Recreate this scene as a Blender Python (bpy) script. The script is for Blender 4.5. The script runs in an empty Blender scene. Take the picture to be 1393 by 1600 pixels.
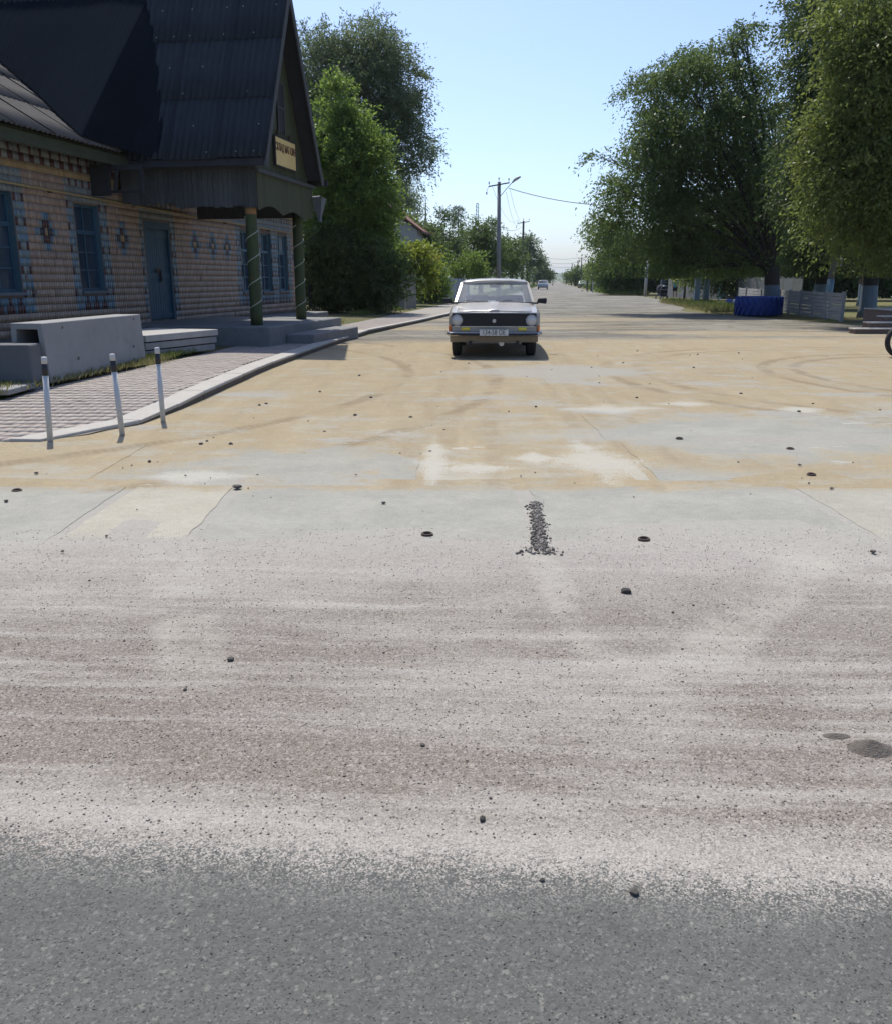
import bpy, bmesh, math, random
import numpy as np
from mathutils import Vector, Matrix
random.seed(7); RNG = np.random.default_rng(11)
R = math.radians
scene = bpy.context.scene
col = scene.collection
# ------------------------------------------------------------------ camera
CAM_H, FOC, YH = 1.45, 1340.0, 438.0
PITCH = math.atan((800 - YH) / FOC)
cd = bpy.data.cameras.new('camera'); cam = bpy.data.objects.new('camera', cd); col.objects.link(cam)
cam.location = (0, 0, CAM_H); cam.rotation_euler = (math.pi/2 - PITCH, 0, 0)
cd.sensor_fit = 'VERTICAL'; cd.sensor_height = 36; cd.lens = FOC / 1600 * 36
cd.clip_start = .05; cd.clip_end = 12000
scene.camera = cam
# ------------------------------------------------------------------ sun and sky
SUN_EL = R(61); TOSUN = Vector((-.335*math.cos(SUN_EL), .942*math.cos(SUN_EL), math.sin(SUN_EL))).normalized()
w = bpy.data.worlds.new('World'); scene.world = w; w.use_nodes = True
nt = w.node_tree; nt.nodes.clear()
sky = nt.nodes.new('ShaderNodeTexSky'); sky.sky_type = 'NISHITA'; sky.sun_disc = False
sky.sun_elevation = SUN_EL; sky.sun_rotation = math.atan2(TOSUN.x, TOSUN.y)
sky.air_density = .85; sky.dust_density = 1.6; sky.ozone_density = 4.0
bg = nt.nodes.new('ShaderNodeBackground'); bg.inputs[1].default_value = .130
wo = nt.nodes.new('ShaderNodeOutputWorld')
tint = nt.nodes.new('ShaderNodeMix'); tint.data_type = 'RGBA'; tint.blend_type = 'MULTIPLY'; tint.inputs[0].default_value = 1; tint.inputs[7].default_value = (1.03, 1.05, 1.12, 1)   # white balance
nt.links.new(sky.outputs[0], tint.inputs[6]); nt.links.new(tint.outputs[2], bg.inputs[0]); nt.links.new(bg.outputs[0], wo.inputs[0])
sl = bpy.data.lights.new('sun', 'SUN'); sl.energy = 3.8; sl.angle = R(.53); sl.color = (1, .95, .85)
so = bpy.data.objects.new('sun', sl); col.objects.link(so); so.location = (-20, 60, 80)
so.rotation_euler = TOSUN.to_track_quat('Z', 'Y').to_euler()
vs = scene.view_settings
vs.view_transform = 'Standard'; vs.look = 'None'; vs.exposure = 0.50; vs.gamma = 1; vs.use_curve_mapping = False
try:
    scene.cycles.max_bounces = 4; scene.cycles.diffuse_bounces = 3; scene.cycles.glossy_bounces = 2; scene.cycles.transparent_max_bounces = 8; scene.cycles.transmission_bounces = 3; scene.cycles.volume_bounces = 0
except Exception: pass

# ------------------------------------------------------------------ helpers
def at(x, y, Y):
    """point seen at photo pixel x,y at distance Y"""
    xc = (x - 696.5) / FOC; yc = (800 - y) / FOC
    r = (xc, math.cos(PITCH) + yc*math.sin(PITCH), -math.sin(PITCH) + yc*math.cos(PITCH))
    t = Y / r[1]
    return Vector((r[0]*t, Y, r[2]*t + CAM_H))
def tag(o, label=None, cat=None, group=None, kind=None):
    if label: o['label'] = label
    if cat: o['category'] = cat
    if group: o['group'] = group
    if kind: o['kind'] = kind
    return o
def empty(name, loc=(0, 0, 0), rz=0, parent=None):
    o = bpy.data.objects.new(name, None); col.objects.link(o)
    o.location = loc; o.rotation_euler = (0, 0, rz); o.empty_display_size = .2
    if parent: o.parent = parent
    return o
def link(name, me, parent=None, loc=None, rot=None, scale=None):
    o = bpy.data.objects.new(name, me); col.objects.link(o)
    if parent: o.parent = parent
    if loc is not None: o.location = loc
    if rot is not None: o.rotation_euler = rot
    if scale is not None: o.scale = scale
    return o
def copy_tree(o, parent=None):
    c = o.copy(); col.objects.link(c)
    if parent: c.parent = parent
    for ch in list(o.children): copy_tree(ch, c)
    return c
def smooth(me, on=True):
    me.polygons.foreach_set('use_smooth', [on]*len(me.polygons))
class MB:
    def __init__(s): s.v = []; s.f = []; s.m = Matrix.Identity(4)
    def add(s, vs, fs):
        b = len(s.v); s.v += [tuple(s.m @ Vector(p)) for p in vs]; s.f += [tuple(i+b for i in f) for f in fs]; return s
    def box(s, x0, x1, y0, y1, z0, z1):
        return s.add([(x0,y0,z0),(x1,y0,z0),(x1,y1,z0),(x0,y1,z0),(x0,y0,z1),(x1,y0,z1),(x1,y1,z1),(x0,y1,z1)],
            [(0,3,2,1),(4,5,6,7),(0,1,5,4),(1,2,6,5),(2,3,7,6),(3,0,4,7)])
    def bar(s, a, b, w, h, up=(0,0,1)):
        a = Vector(a); b = Vector(b); d = (b-a).normalized(); up = Vector(up)
        if abs(d.dot(up)) > .98: up = Vector((1,0,0)) if abs(d.x) < .9 else Vector((0,1,0))
        x = d.cross(up).normalized(); y = x.cross(d)
        P = []
        for q in (a, b):
            for i, j in ((-1,-1),(1,-1),(1,1),(-1,1)): P.append(q + x*i*w/2 + y*j*h/2)
        return s.add(P, [(0,3,2,1),(4,5,6,7),(0,1,5,4),(1,2,6,5),(2,3,7,6),(3,0,4,7)])
    def tube(s, pts, rad, n=8, cap=True):
        pts = [Vector(p) for p in pts]
        if not hasattr(rad, '__len__'): rad = [rad]*len(pts)
        V = []; F = []; prev = None
        for i, p in enumerate(pts):
            d = (pts[min(i+1, len(pts)-1)] - pts[max(i-1, 0)]).normalized()
            if prev is None:
                u = Vector((0,0,1)) if abs(d.z) < .9 else Vector((1,0,0))
                x = d.cross(u).normalized()
            else: x = (prev - d*prev.dot(d)).normalized()
            prev = x; y = d.cross(x)
            for k in range(n):
                a = 2*math.pi*k/n; V.append(p + (x*math.cos(a) + y*math.sin(a))*rad[i])
        for i in range(len(pts)-1):
            for k in range(n):
                F.append((i*n+k, i*n+(k+1)%n, (i+1)*n+(k+1)%n, (i+1)*n+k))
        if cap: F.append(tuple(range(n))[::-1]); F.append(tuple((len(pts)-1)*n+k for k in range(n)))
        return s.add(V, F)
    def lathe(s, prof, n=24, axis='z', c=(0,0,0), closed=False):
        V = []; F = []; c = Vector(c)
        for r, h in prof:
            for k in range(n):
                a = 2*math.pi*k/n; x, y = r*math.cos(a), r*math.sin(a)
                V.append(c + (Vector((x,y,h)) if axis == 'z' else Vector((h,x,y)) if axis == 'x' else Vector((x,h,y))))
        m = len(prof)
        for i in range(m if closed else m-1):
            j = (i+1) % m
            for k in range(n): F.append((i*n+k, i*n+(k+1)%n, j*n+(k+1)%n, j*n+k))
        if not closed:
            F.append(tuple(range(n))[::-1]); F.append(tuple((m-1)*n+k for k in range(n)))
        return s.add(V, F)
    def prism(s, poly, off):
        off = Vector(off); n = len(poly); P = [Vector(p) for p in poly]
        return s.add(P + [p+off for p in P], [tuple(range(n))[::-1], tuple(range(n, 2*n))] + [(i, (i+1)%n, n+(i+1)%n, n+i) for i in range(n)])
    def mesh(s, name, mat=None, sm=False):
        me = bpy.data.meshes.new(name); me.from_pydata(s.v, [], s.f); me.validate()
        bm = bmesh.new(); bm.from_mesh(me); bmesh.ops.recalc_face_normals(bm, faces=bm.faces); bm.to_mesh(me); bm.free()
        if mat: me.materials.append(mat)
        if sm: smooth(me)
        return me
    def build(s, name, mat, parent=None, sm=False, bevel=0, seg=1):
        o = link(name, s.mesh(name, mat, sm), parent)
        if bevel:
            b = o.modifiers.new('bevel', 'BEVEL'); b.width = bevel; b.segments = seg; b.limit_method = 'ANGLE'; b.angle_limit = R(40)
        return o
def np_mesh(name, V, F, mat, sm=False):
    """V (n,3), F (m,k) arrays"""
    me = bpy.data.meshes.new(name); V = np.asarray(V, np.float32); F = np.asarray(F, np.int32)
    k = F.shape[1]
    me.vertices.add(len(V)); me.vertices.foreach_set('co', V.ravel())
    me.loops.add(F.size); me.loops.foreach_set('vertex_index', F.ravel())
    me.polygons.add(len(F)); me.polygons.foreach_set('loop_start', np.arange(0, F.size, k, dtype=np.int32))
    try: me.polygons.foreach_set('loop_total', np.full(len(F), k, np.int32))
    except Exception: pass
    if sm: me.polygons.foreach_set('use_smooth', np.ones(len(F), bool))
    me.update(calc_edges=True)
    if mat: me.materials.append(mat)
    return me

# ---- shader expressions
class NG:
    def __init__(s, name):
        s.mat = bpy.data.materials.new(name); s.mat.use_nodes = True; s.t = s.mat.node_tree; s.t.nodes.clear()
        s.out = s.t.nodes.new('ShaderNodeOutputMaterial')
    def n(s, kind, **kw):
        nd = s.t.nodes.new(kind)
        for k, v in kw.items(): setattr(nd, k, v)
        return nd
    def put(s, sock, v):
        if isinstance(v, E): s.t.links.new(v.s, sock)
        elif v is not None:
            try: sock.default_value = v
            except Exception: sock.default_value = (*v, 1.0)
    def math(s, op, a, b=None, c=None, clamp=False):
        nd = s.n('ShaderNodeMath', operation=op, use_clamp=clamp)
        for i, q in enumerate((a, b, c)):
            if q is not None: s.put(nd.inputs[i], q)
        return E(s, nd.outputs[0])
    def pos(s): return E(s, s.n('ShaderNodeNewGeometry').outputs['Position'])
    def obj(s): return E(s, s.n('ShaderNodeTexCoord').outputs['Object'])
    def rnd(s): return E(s, s.n('ShaderNodeObjectInfo').outputs['Random'])
    def island(s): return E(s, s.n('ShaderNodeNewGeometry').outputs['Random Per Island'])
    def xyz(s, v):
        nd = s.n('ShaderNodeSeparateXYZ'); s.put(nd.inputs[0], v); return [E(s, o) for o in nd.outputs]
    def vec(s, x, y, z=0.0):
        nd = s.n('ShaderNodeCombineXYZ')
        for i, q in enumerate((x, y, z)): s.put(nd.inputs[i], q)
        return E(s, nd.outputs[0])
    def noise(s, vec, scale, detail=3, rough=.55, dist=0, colour=False):
        nd = s.n('ShaderNodeTexNoise'); s.put(nd.inputs['Vector'], vec)
        nd.inputs['Scale'].default_value = scale; nd.inputs['Detail'].default_value = detail
        nd.inputs['Roughness'].default_value = rough; nd.inputs['Distortion'].default_value = dist
        return E(s, nd.outputs[1 if colour else 0])
    def vor(s, vec, scale, out='Distance', feature='F1', rand=1):
        nd = s.n('ShaderNodeTexVoronoi', feature=feature); s.put(nd.inputs['Vector'], vec)
        nd.inputs['Scale'].default_value = scale; nd.inputs['Randomness'].default_value = rand
        return E(s, nd.outputs[out])
    def ss(s, x, a, b, lo=0.0, hi=1.0):
        nd = s.n('ShaderNodeMapRange', interpolation_type='SMOOTHSTEP')
        for i, q in enumerate((x, a, b, lo, hi)): s.put(nd.inputs[i], q)
        return E(s, nd.outputs[0])
    def mix(s, f, a, b, mode='MIX'):
        nd = s.n('ShaderNodeMix', data_type='RGBA', blend_type=mode)
        s.put(nd.inputs[0], f); s.put(nd.inputs[6], a); s.put(nd.inputs[7], b)
        return E(s, nd.outputs[2])
    def mul(s, c, f):
        nd = s.n('ShaderNodeVectorMath', operation='SCALE'); s.put(nd.inputs[0], c); s.put(nd.inputs[3], f)
        return E(s, nd.outputs[0])
    def bump(s, h, strength=.5, dist=.01):
        nd = s.n('ShaderNodeBump'); nd.inputs['Strength'].default_value = strength; nd.inputs['Distance'].default_value = dist
        s.put(nd.inputs['Height'], h); return E(s, nd.outputs[0])
    def bsdf(s, colour, rough=.8, normal=None, metal=0, spec=.5, trans=0, coat=0, alpha=None):
        nd = s.n('ShaderNodeBsdfPrincipled'); s.put(nd.inputs['Base Color'], colour); s.put(nd.inputs['Roughness'], rough)
        nd.inputs['Metallic'].default_value = metal; nd.inputs['Specular IOR Level'].default_value = spec
        nd.inputs['Transmission Weight'].default_value = trans; nd.inputs['Coat Weight'].default_value = coat
        if normal is not None: s.put(nd.inputs['Normal'], normal)
        if alpha is not None: s.put(nd.inputs['Alpha'], alpha)
        s.t.links.new(nd.outputs[0], s.out.inputs[0]); return nd
class E:
    def __init__(e, g, s): e.g = g; e.s = s
    def __add__(e, o): return e.g.math('ADD', e, o)
    __radd__ = __add__
    def __sub__(e, o): return e.g.math('SUBTRACT', e, o)
    def __rsub__(e, o): return e.g.math('SUBTRACT', o, e)
    def __mul__(e, o): return e.g.math('MULTIPLY', e, o)
    __rmul__ = __mul__
    def __truediv__(e, o): return e.g.math('DIVIDE', e, o)
    def max(e, o): return e.g.math('MAXIMUM', e, o)
    def min(e, o): return e.g.math('MINIMUM', e, o)
    def abs(e): return e.g.math('ABSOLUTE', e)

ALB = .88                                          # reflectance level for this exposure
def M_plain(name, c, rough=.75, var=.25, scale=6, dirt=None, dirt_amt=.4, bump=.25, bscale=60, metal=0, spec=.4, coat=0, stretch=None, objrand=.0):
    g = NG(name); p = g.obj()
    if stretch:
        x, y, z = g.xyz(p); p = g.vec(x*stretch[0], y*stretch[1], z*stretch[2])
    n1 = g.noise(p, scale, 5, .6); n2 = g.noise(p, scale*7.3, 3)
    f = (n1 - .5)*(2*var) + (n2 - .5)*var + 1.0
    if objrand: f = f * (g.rnd()*(2*objrand) + (1 - objrand))
    c2 = g.mul(tuple(q*ALB for q in c), f)
    if dirt is not None:
        c2 = g.mix(g.ss(g.noise(p, scale*1.7, 6, .65, .4), .48, .72)*dirt_amt, c2, dirt)
    g.bsdf(c2, g.ss(n2, 0, 1, rough-.1, min(1, rough+.1)), g.bump(g.noise(p, bscale, 4), bump, .01) if bump else None, metal, spec, coat=coat)
    return g.mat

# ------------------------------------------------------------------ ground material (world position)
def ground_colour(g, slab=None):
    """dusty asphalt, grit, sand and old street surface, by place; slab = concrete slab showing through"""
    P = g.pos(); x, y, z = g.xyz(P)
    nL = g.noise(P, .45, 4, .6); nM = g.noise(P, 2.2, 5, .6); nF = g.noise(P, 14, 4, .65); nX = g.noise(P, 70, 3, .6)
    cell = g.vor(P, 230, 'Color'); cr, cg, cb = g.xyz(cell)
    cell2 = g.vor(P, 105, 'Color'); dr, dg, db = g.xyz(cell2)
    # --- asphalt of the cross road
    asph = g.mix(g.ss(dr, .90, .995)*.7, g.mul((.102, .104, .104), .88 + dg*.24), (.185, .182, .175))
    asph = g.mix(g.ss(cr, .90, .98)*.6, asph, (.19, .187, .178))
    asph = g.mix(g.ss(cb, .90, .97)*.8, asph, (.055, .055, .055))
    asph = g.mul(asph, .85 + nM*.30)
    # --- grit: pinkish crushed stone under pale dust, raked by tyres across the road
    wx = x*.16 + nL*.35; wy = y*2.9 + (nL - .5)*.9 + x*.10
    st = g.noise(g.vec(wx, wy), 1.35, 6, .62); st2 = g.noise(g.vec(x*.55, y*9.0 + (nL-.5)*1.5 + x*.5), 1.3, 6, .7)
    red = g.ss(st*.55 + st2*.45, .33, .58)
    dust_near = g.ss(y + (nM-.5)*.25 + x*.09, 1.75, 1.95, 0, 1) - g.ss(y + (nM-.5)*.25 + x*.09, 1.96, 2.20, 0, 1)
    blot = g.noise(g.vec(x*.5 + 2, y*1.1), 1.1, 6, .7); red = g.math('MULTIPLY', red*(1 - dust_near*.6), .55 + g.ss(blot, .32, .62)*.75, clamp=True) * g.ss(y + (nM-.5)*1.2, 4.7, 2.9, .16, 1)
    pale = g.mul((.365, .347, .335), .74 + nF*.26 + cg*.22)
    grit = g.mix(cr*.85, (.154, .131, .118), g.mul((.264, .234, .217), .55 + cg*.8))
    gr = g.mix(g.math('MULTIPLY', red, .40 + nX*.7 + dr*.4, clamp=True), pale, grit)
    gr = g.mix(g.ss(cb, .80, .97)*(.25 + red*.55), gr, (.085, .072, .065))
    gr = g.mix(g.ss(dg, .86, .99)*.40, gr, (.42, .40, .375))
    # tyre prints dragged out of the yard towards the road
    for ang, off, wd_ in ((.62, -.55, .16), (-.55, 1.75, .15), (.25, .75, .12), (-.95, .2, .14), (1.1, 1.9, .15)):
        q_ = x*math.cos(ang) + y*math.sin(ang)*.55 - off - 2.3*math.sin(ang)*.55; l_ = y*math.cos(ang) - x*math.sin(ang)
        tr_m = g.ss((q_ + (nL-.5)*.3).abs(), wd_, wd_*.5, 0, 1)*g.ss(y, 2.7, 3.3)*g.ss(y, 4.9, 4.5)*g.ss(nM, .36, .55)
        lug = g.math('SINE', l_*95 + (q_*60).abs())*.5 + .5
        gr = g.mix(tr_m*(.32 + lug*.16), gr, g.mul((.40, .385, .355), .9 + nF*.2))
    # --- pale concrete-dust patches
    conc = g.mul((.332, .324, .303), .78 + nF*.27 + nM*.18)
    conc = g.mix(g.ss(cr, .90, .99)*.5, conc, (.17, .165, .15))
    white = g.mul((.455, .44, .405), .86 + nF*.26)
    # --- sand
    t1 = g.noise(g.vec(x*2.2 + nL, y*.25), 1.6, 5, .6)
    sand = g.mix(nM, (.292, .238, .156), (.372, .312, .220))
    sand = g.mul(sand, .66 + t1*.40 + nF*.30)
    sand = g.mix(g.ss(cr, .93, .99)*.55, sand, (.15, .115, .08))
    deb = g.noise(g.vec(x*1.3 + nL*2, y*7.5 + nM), 2.1, 5, .7); sand = g.mix(g.ss(deb, .60, .74)*.55, sand, (.20, .155, .105))
    lig = g.noise(g.vec(x*.8 - 3, y*3.1), 1.7, 5, .7); sand = g.mix(g.ss(lig, .55, .75)*.5, sand, (.44, .385, .295))
    sand = g.mul(sand, .80 + cg*.22 + nX*.2)
    thin = g.ss(g.noise(g.vec(x*.9 + 7, y*1.5), 1.25, 9, .74), .50, .64); sand = g.mix(thin*.78, sand, g.mul((.36, .345, .305),   .8 + nF*.3))
    for cx, cy, r0 in ((7.6, 13.6, 5.0), (7.6, 13.6, 4.45), (8.8, 13.4, 3.6), (8.8, 13.4, 3.1), (-7.5, 13.6, 6.9), (-7.5, 13.6, 8.3)):
        d = g.math('SQRT', (x - cx)*(x - cx) + (y - cy)*(y - cy)*.72)
        m = g.ss((d - r0 + (nM-.5)*.22).abs(), .04, .15, 1, 0) * g.ss(nM*.5 + nL*.5, .40, .56) * (.85 + .15*g.math('SINE', (x + y*.6)*70))
        sand = g.mix(m*.85, sand, (.225, .178, .118))
    for xo in (-.1, .22, .62, 1.45, 1.75, 2.1):          # straight wheel marks left by the car
        m = g.ss((x - xo - (y-12)*.045 + (nL-.5)*.35).abs(), .03, .11, 1, 0)*g.ss(nM, .42, .6)
        sand = g.mix(m*.35, sand, (.235, .182, .118))
    # --- old street
    so_ = g.noise(g.vec(x*.5, y*.95), .55, 6, .68); s2 = g.noise(P, 1.1, 6, .7)
    old = g.mix(g.ss(so_, .38, .62), g.mul((.15, .146, .136), .8 + nF*.4), g.mul((.28, .268, .245), .8 + nF*.4))
    old = g.mix(g.ss(s2, .60, .72)*.6, old, (.115, .112, .105))
    crk = g.vor(g.vec(x*.45 + nM*.8, y*.45 + nF*.3), 1.5, 'Distance', 'DISTANCE_TO_EDGE')
    old = g.mul(old, .84); old = g.mix(g.ss(g.noise(g.vec(x*.35, y*1.6), 1.4, 7, .72), .55, .66)*.55, old, (.12, .118, .11)); old = g.mix(g.ss(g.noise(g.vec(x*.5 + 9, y*1.3), .9, 7, .72), .56, .66)*.45, old, (.36, .345, .31)); old = g.mix(g.ss(crk, .05, .0)*.6, old, (.07, .066, .06))
    # --- zones
    yw = y + (nL - .5)*1.7 + (nM - .5)*.7 + (nF - .5)*.12
    c = gr
    # sand drift spreads over the slabs and reaches to the old street behind the car
    if slab is not None: conc = g.mix(1.0, conc, slab, 'MULTIPLY')
    k_sand = g.ss(yw + (nX-.5)*.4, 6.05, 7.0).max(g.ss(y + (nM-.5)*.2 + (nF-.5)*.1, 5.93, 6.02))
    brk = (nF - .5)*.9 + (nX - .5)*.7 + (cr - .5)*.5 + (dg - .5)*.4
    grey = g.ss(g.noise(g.vec(x*.55 + 3.1, y*.8), .62, 8, .70) + brk*.08, .53, .61) * g.ss(y, 20, 11, 0, 1)
    grey = grey.max(g.ss((x - 3.0).abs()*.42 + (y - 8.2).abs()*.8 + (nM-.5)*1.8 + brk*.45, 1.25, .7))
    grey = grey.max(g.ss((x - 1.9).abs()*.55 + (y - 14.2).abs()*.75 + (nM-.5)*1.6 + brk*.45, 1.2, .75)*.85)
    grey = grey.max(g.ss((x + 1.0).abs()*.6 + (y - 6.9).abs()*1.2 + (nM-.5)*2.2 + brk*.5, .95, .5)*.9)
    wh = g.ss(g.noise(g.vec(x*1.0 - 4.7, y*2.2), .8, 6, .7), .63, .68) * g.ss(y, 10.8, 8, 0, 1) * g.ss(x, -1.2, .2)
    for cx, cy, ax_, ay_ in ((-.10, 7.0, 5.5, .95), (1.22, 6.95, 2.3, 1.0), (1.9, 10.0, 1.5, 2.2), (4.1, 9.95, 2.6, 3.2), (.25, 6.7, 3.0, 3.5), (.75, 7.1, 4.0, 4.0), (-1.9, 6.4, 2.2, 3.6), (2.9, 10.4, 2.4, 3.4)):
        wh = wh.max(g.ss((x - cx).abs()*ax_ + (y - cy).abs()*ay_ + (nM-.5)*1.7 + brk*1.0, .95, .6))
    sg = g.mix(grey, sand, conc); sg = g.mix(wh*.8, sg, white)
    if slab is None:
        c = g.mix(g.ss(y + (nM-.5)*.5, 4.4, 5.0), c, g.mix(.5, conc, pale))
        c = g.mix(k_sand, c, sg)
    else:
        drift = g.ss(y + (nM-.5)*.35, 4.50, 5.0, 1, 0)                 # dust blown over the near edge
        body = g.mix(g.ss(nM, .35, .7)*.25, conc, white)
        body = g.mix(g.ss(g.noise(g.vec(x*.7, y*3), 2.4, 5, .7), .56, .72)*.4, body, gr)
        c = g.mix(drift*.9, body, g.mix(.55, pale, gr))
        c = g.mix(g.ss(yw + (nF-.5)*.5 + (nX-.5)*.5, 6.15, 6.9)*(1 - grey)*.93, c, sand)
        c = g.mix(g.ss(y + (nM-.5)*.55 + (nF-.5)*.35 + (nX-.5)*.2, 5.88, 6.08)*g.ss(y, 6.12, 6.1)*.85, c, sand)
        c = g.mix(g.ss(g.noise(g.vec(x*1.1 - 3, y*2.0), 1.6, 8, .75), .60, .72)*.45, c, sand)
        c = g.mix(g.ss(y, 6.1, 6.3)*wh*.85, c, white)
    k_old = g.ss(yw - x*.16 + (x*x)*.004, 20.6, 22.6)
    sp = g.ss(g.noise(g.vec(x*.14, y*.42), .55, 5, .6), .50, .60)*g.ss(y, 40, 30, 0, 1)
    c = g.mix(k_old*(1 - sp*.85), c, g.mix(g.ss(y, 60, 20, 0, .12), old, sand))
    asph = g.mul(asph, .90 + nL*.2); asph = g.mix(g.ss(g.noise(g.vec(x*.8, y*2.4), 1.9, 6, .7), .60, .76)*.25, asph, (.16, .155, .148))
    c = g.mix(g.ss(y + (nM-.5)*.16 + (nF-.5)*.16 + (dr-.5)*.10 + (cg-.5)*.08 + x*.09, 1.95, 1.82), c, asph)
    edge = g.ss(y + (nM-.5)*.22 + x*.09, 1.66, 1.95)*g.ss(cg + nF*.6, .82, 1.10)
    c = g.mix(edge*.75*g.ss(y, 2.2, 1.9, 0, 1), c, pale)
    h = nX*.7 + cr*.6 + dr*.5 + nF*1.0 + nM*1.2
    return c, h
def M_ground(name, slab=None):
    g = NG(name); c, h = ground_colour(g, slab); c = g.mix(1.0, g.mul(c, 1.03), (1.0, .985, .915), 'MULTIPLY')
    g.bsdf(c, .92, g.bump(h, .75, .012), spec=.2); return g.mat
MAT = {}
MAT['road'] = M_ground('road_surface')
def M_dirt():
    g = NG('dirt_grass'); P = g.pos(); n = g.noise(P, .8, 5); f = g.noise(P, 9, 4); l = g.noise(P, .02, 4)
    c = g.mix(g.ss(n, .35, .62), (.10, .08, .055), (.08, .09, .032)); c = g.mix(g.ss(f, .45, .75)*.6, c, (.20, .17, .105))
    c = g.mix(g.ss(l, .4, .6)*.5, c, (.16, .16, .06))
    g.bsdf(c, .95, g.bump(f, .8, .03), spec=.1); return g.mat
MAT['dirt'] = M_dirt()

# ------------------------------------------------------------------ setting: ground, street
def sheet(name, poly, z, mat, div=None):
    o = link(name, np_mesh(name, [(x, y, z) for x, y in poly], [list(range(len(poly)))], mat)); return tag(o, kind='structure')
sheet('ground', [(-3200, -40), (3200, -40), (3200, 5600), (-3200, 5600)], -.012, MAT['dirt'])
RD = math.atan((868 - 696.5)/FOC/math.sqrt(1 + ((800-YH)/FOC)**2))
def rl(lat, s):                                     # street frame: lateral, distance along
    return (lat*math.cos(RD) + s*math.sin(RD), -lat*math.sin(RD) + s*math.cos(RD))
sheet('road', [(-16, -12), (22, -12), (22, 20), (13.6, 30.0), (12.2, 38), (11.4, 43), (13, 48), (15.2, 58), (17.5, 75), (18.5, 86), (12.5, 87), (4.2, 72), (0, 37), (-3.2, 17.3), (-3.4, 10), (-16, 10)], 0, MAT['road'])
sheet('street', [rl(-4.6, 68), rl(5.6, 68), rl(5.0, 110), rl(4.4, 200), rl(4.2, 1400), rl(-4.2, 1400), rl(-4.4, 150)], -.006, MAT['road'])
# hills far behind
def hills():
    g = NG('far_hill'); P = g.pos(); n = g.noise(P, .004, 5)
    g.bsdf(g.mix(n, (.07, .10, .05), (.13, .14, .07)), 1, spec=0)
    V = []; F = []; nx, ny = 90, 14
    for j in range(ny):
        for i in range(nx):
            X = -2600 + 5200*i/(nx-1); Y = 2700 + 180*j
            t = j/(ny-1)
            h = (math.sin(min(1, t*1.5)*math.pi/2))*(26 + 8*math.sin(X*.0021 + 1) + 5*math.sin(X*.006) + 3*math.sin(X*.017))
            V.append((X, Y, h - 2))
    for j in range(ny-1):
        for i in range(nx-1): F.append((j*nx+i, j*nx+i+1, (j+1)*nx+i+1, (j+1)*nx+i))
    tag(link('hills', np_mesh('hills', V, F, g.mat, True)), kind='structure')
hills()

# concrete slabs of the forecourt
def M_slab(tint): return M_ground('slab_%d' % int(tint[0]*100), tint)
SL = [M_slab((.93, .95, .95)), M_slab((1.16, 1.13, 1.06)), M_slab((1.02, 1.0, .96))]
sl_root = tag(empty('slab_paving', (0, 6.5, 0)), kind='structure')
dark_m = M_plain('dark_recess', (.03, .03, .03), .9)
iron_m = M_plain('rusty_iron', (.09, .06, .045), .8, .4, 40)
eyes = [(1.14, 4.74), (-.11, 4.84), (3.05, 7.49), (2.81, 6.45), (-3.05, 5.93), (2.2, 8.0)]
slabs = [(-6.4, -2.30, 4.62, 6.06, 0), (-2.24, -1.52, 4.68, 6.10, 1), (-1.46, .50, 4.66, 6.08, 0), (.60, 2.46, 4.66, 6.05, 0), (2.53, 6.6, 4.60, 6.0, 2),
         (-5.4, -2.7, 6.20, 7.66, 2), (-2.66, -.22, 6.22, 7.68, 0), (-.16, 1.53, 6.20, 7.70, 1), (1.60, 4.4, 6.17, 7.72, 0), (4.46, 7.4, 6.15, 7.7, 2),
         (1.50, 4.9, 7.80, 9.42, 0), (4.97, 8.2, 7.78, 9.4, 0), (-1.6, 1.44, 7.80, 9.40, 2)]
for i, (x0, x1, y0, y1, k) in enumerate(slabs):
    dz = .0018 + .0016*random.random()
    V = []; n = 10                                     # chipped outline
    def side(ax, ay, bx, by):
        for t in range(n):
            u = t/n; e = .010*(random.random()-.5)*2 + (.02*random.random() if random.random() < .12 else 0)
            px = ax + (bx-ax)*u; py = ay + (by-ay)*u
            V.append((px + (e if abs(by-ay) > abs(bx-ax) else 0), py + (e if abs(bx-ax) > abs(by-ay) else 0)))
    sk = .02
    side(x0, y0+sk, x1, y0-sk); side(x1, y0-sk, x1-sk, y1); side(x1-sk, y1, x0, y1+sk); side(x0, y1+sk, x0, y0+sk)
    mb = MB(); nV = len(V); top = [(a, b - 6.5, -.0025 + (dz + .0035)*min(1, max(0, (b - y0)/.25))) for a, b in V]; mb.add([(a, b - 6.5, -.05) for a, b in V] + top, [tuple(range(nV))[::-1], tuple(range(nV, 2*nV))] + [(k_, (k_+1) % nV, nV + (k_+1) % nV, nV + k_) for k_ in range(nV)])
    o = mb.build('slab', SL[k], sl_root)
    for ex, ey in eyes:
        if x0 < ex < x1 and y0 < ey < y1:
            m = MB(); m.lathe([(.026, dz+.0015), (.026, dz+.002)], 16, c=(ex, ey-6.5, 0)); m.build('lifting_recess', dark_m, o)
            m = MB(); m.tube([(ex + .030*math.cos(a), ey-6.5 + .022*math.sin(a), dz + .004 + .006*max(0, math.sin(a))) for a in np.linspace(0, 2*math.pi, 15)], .007, 6, False)
            m.build('lifting_eye', iron_m, o)

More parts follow.
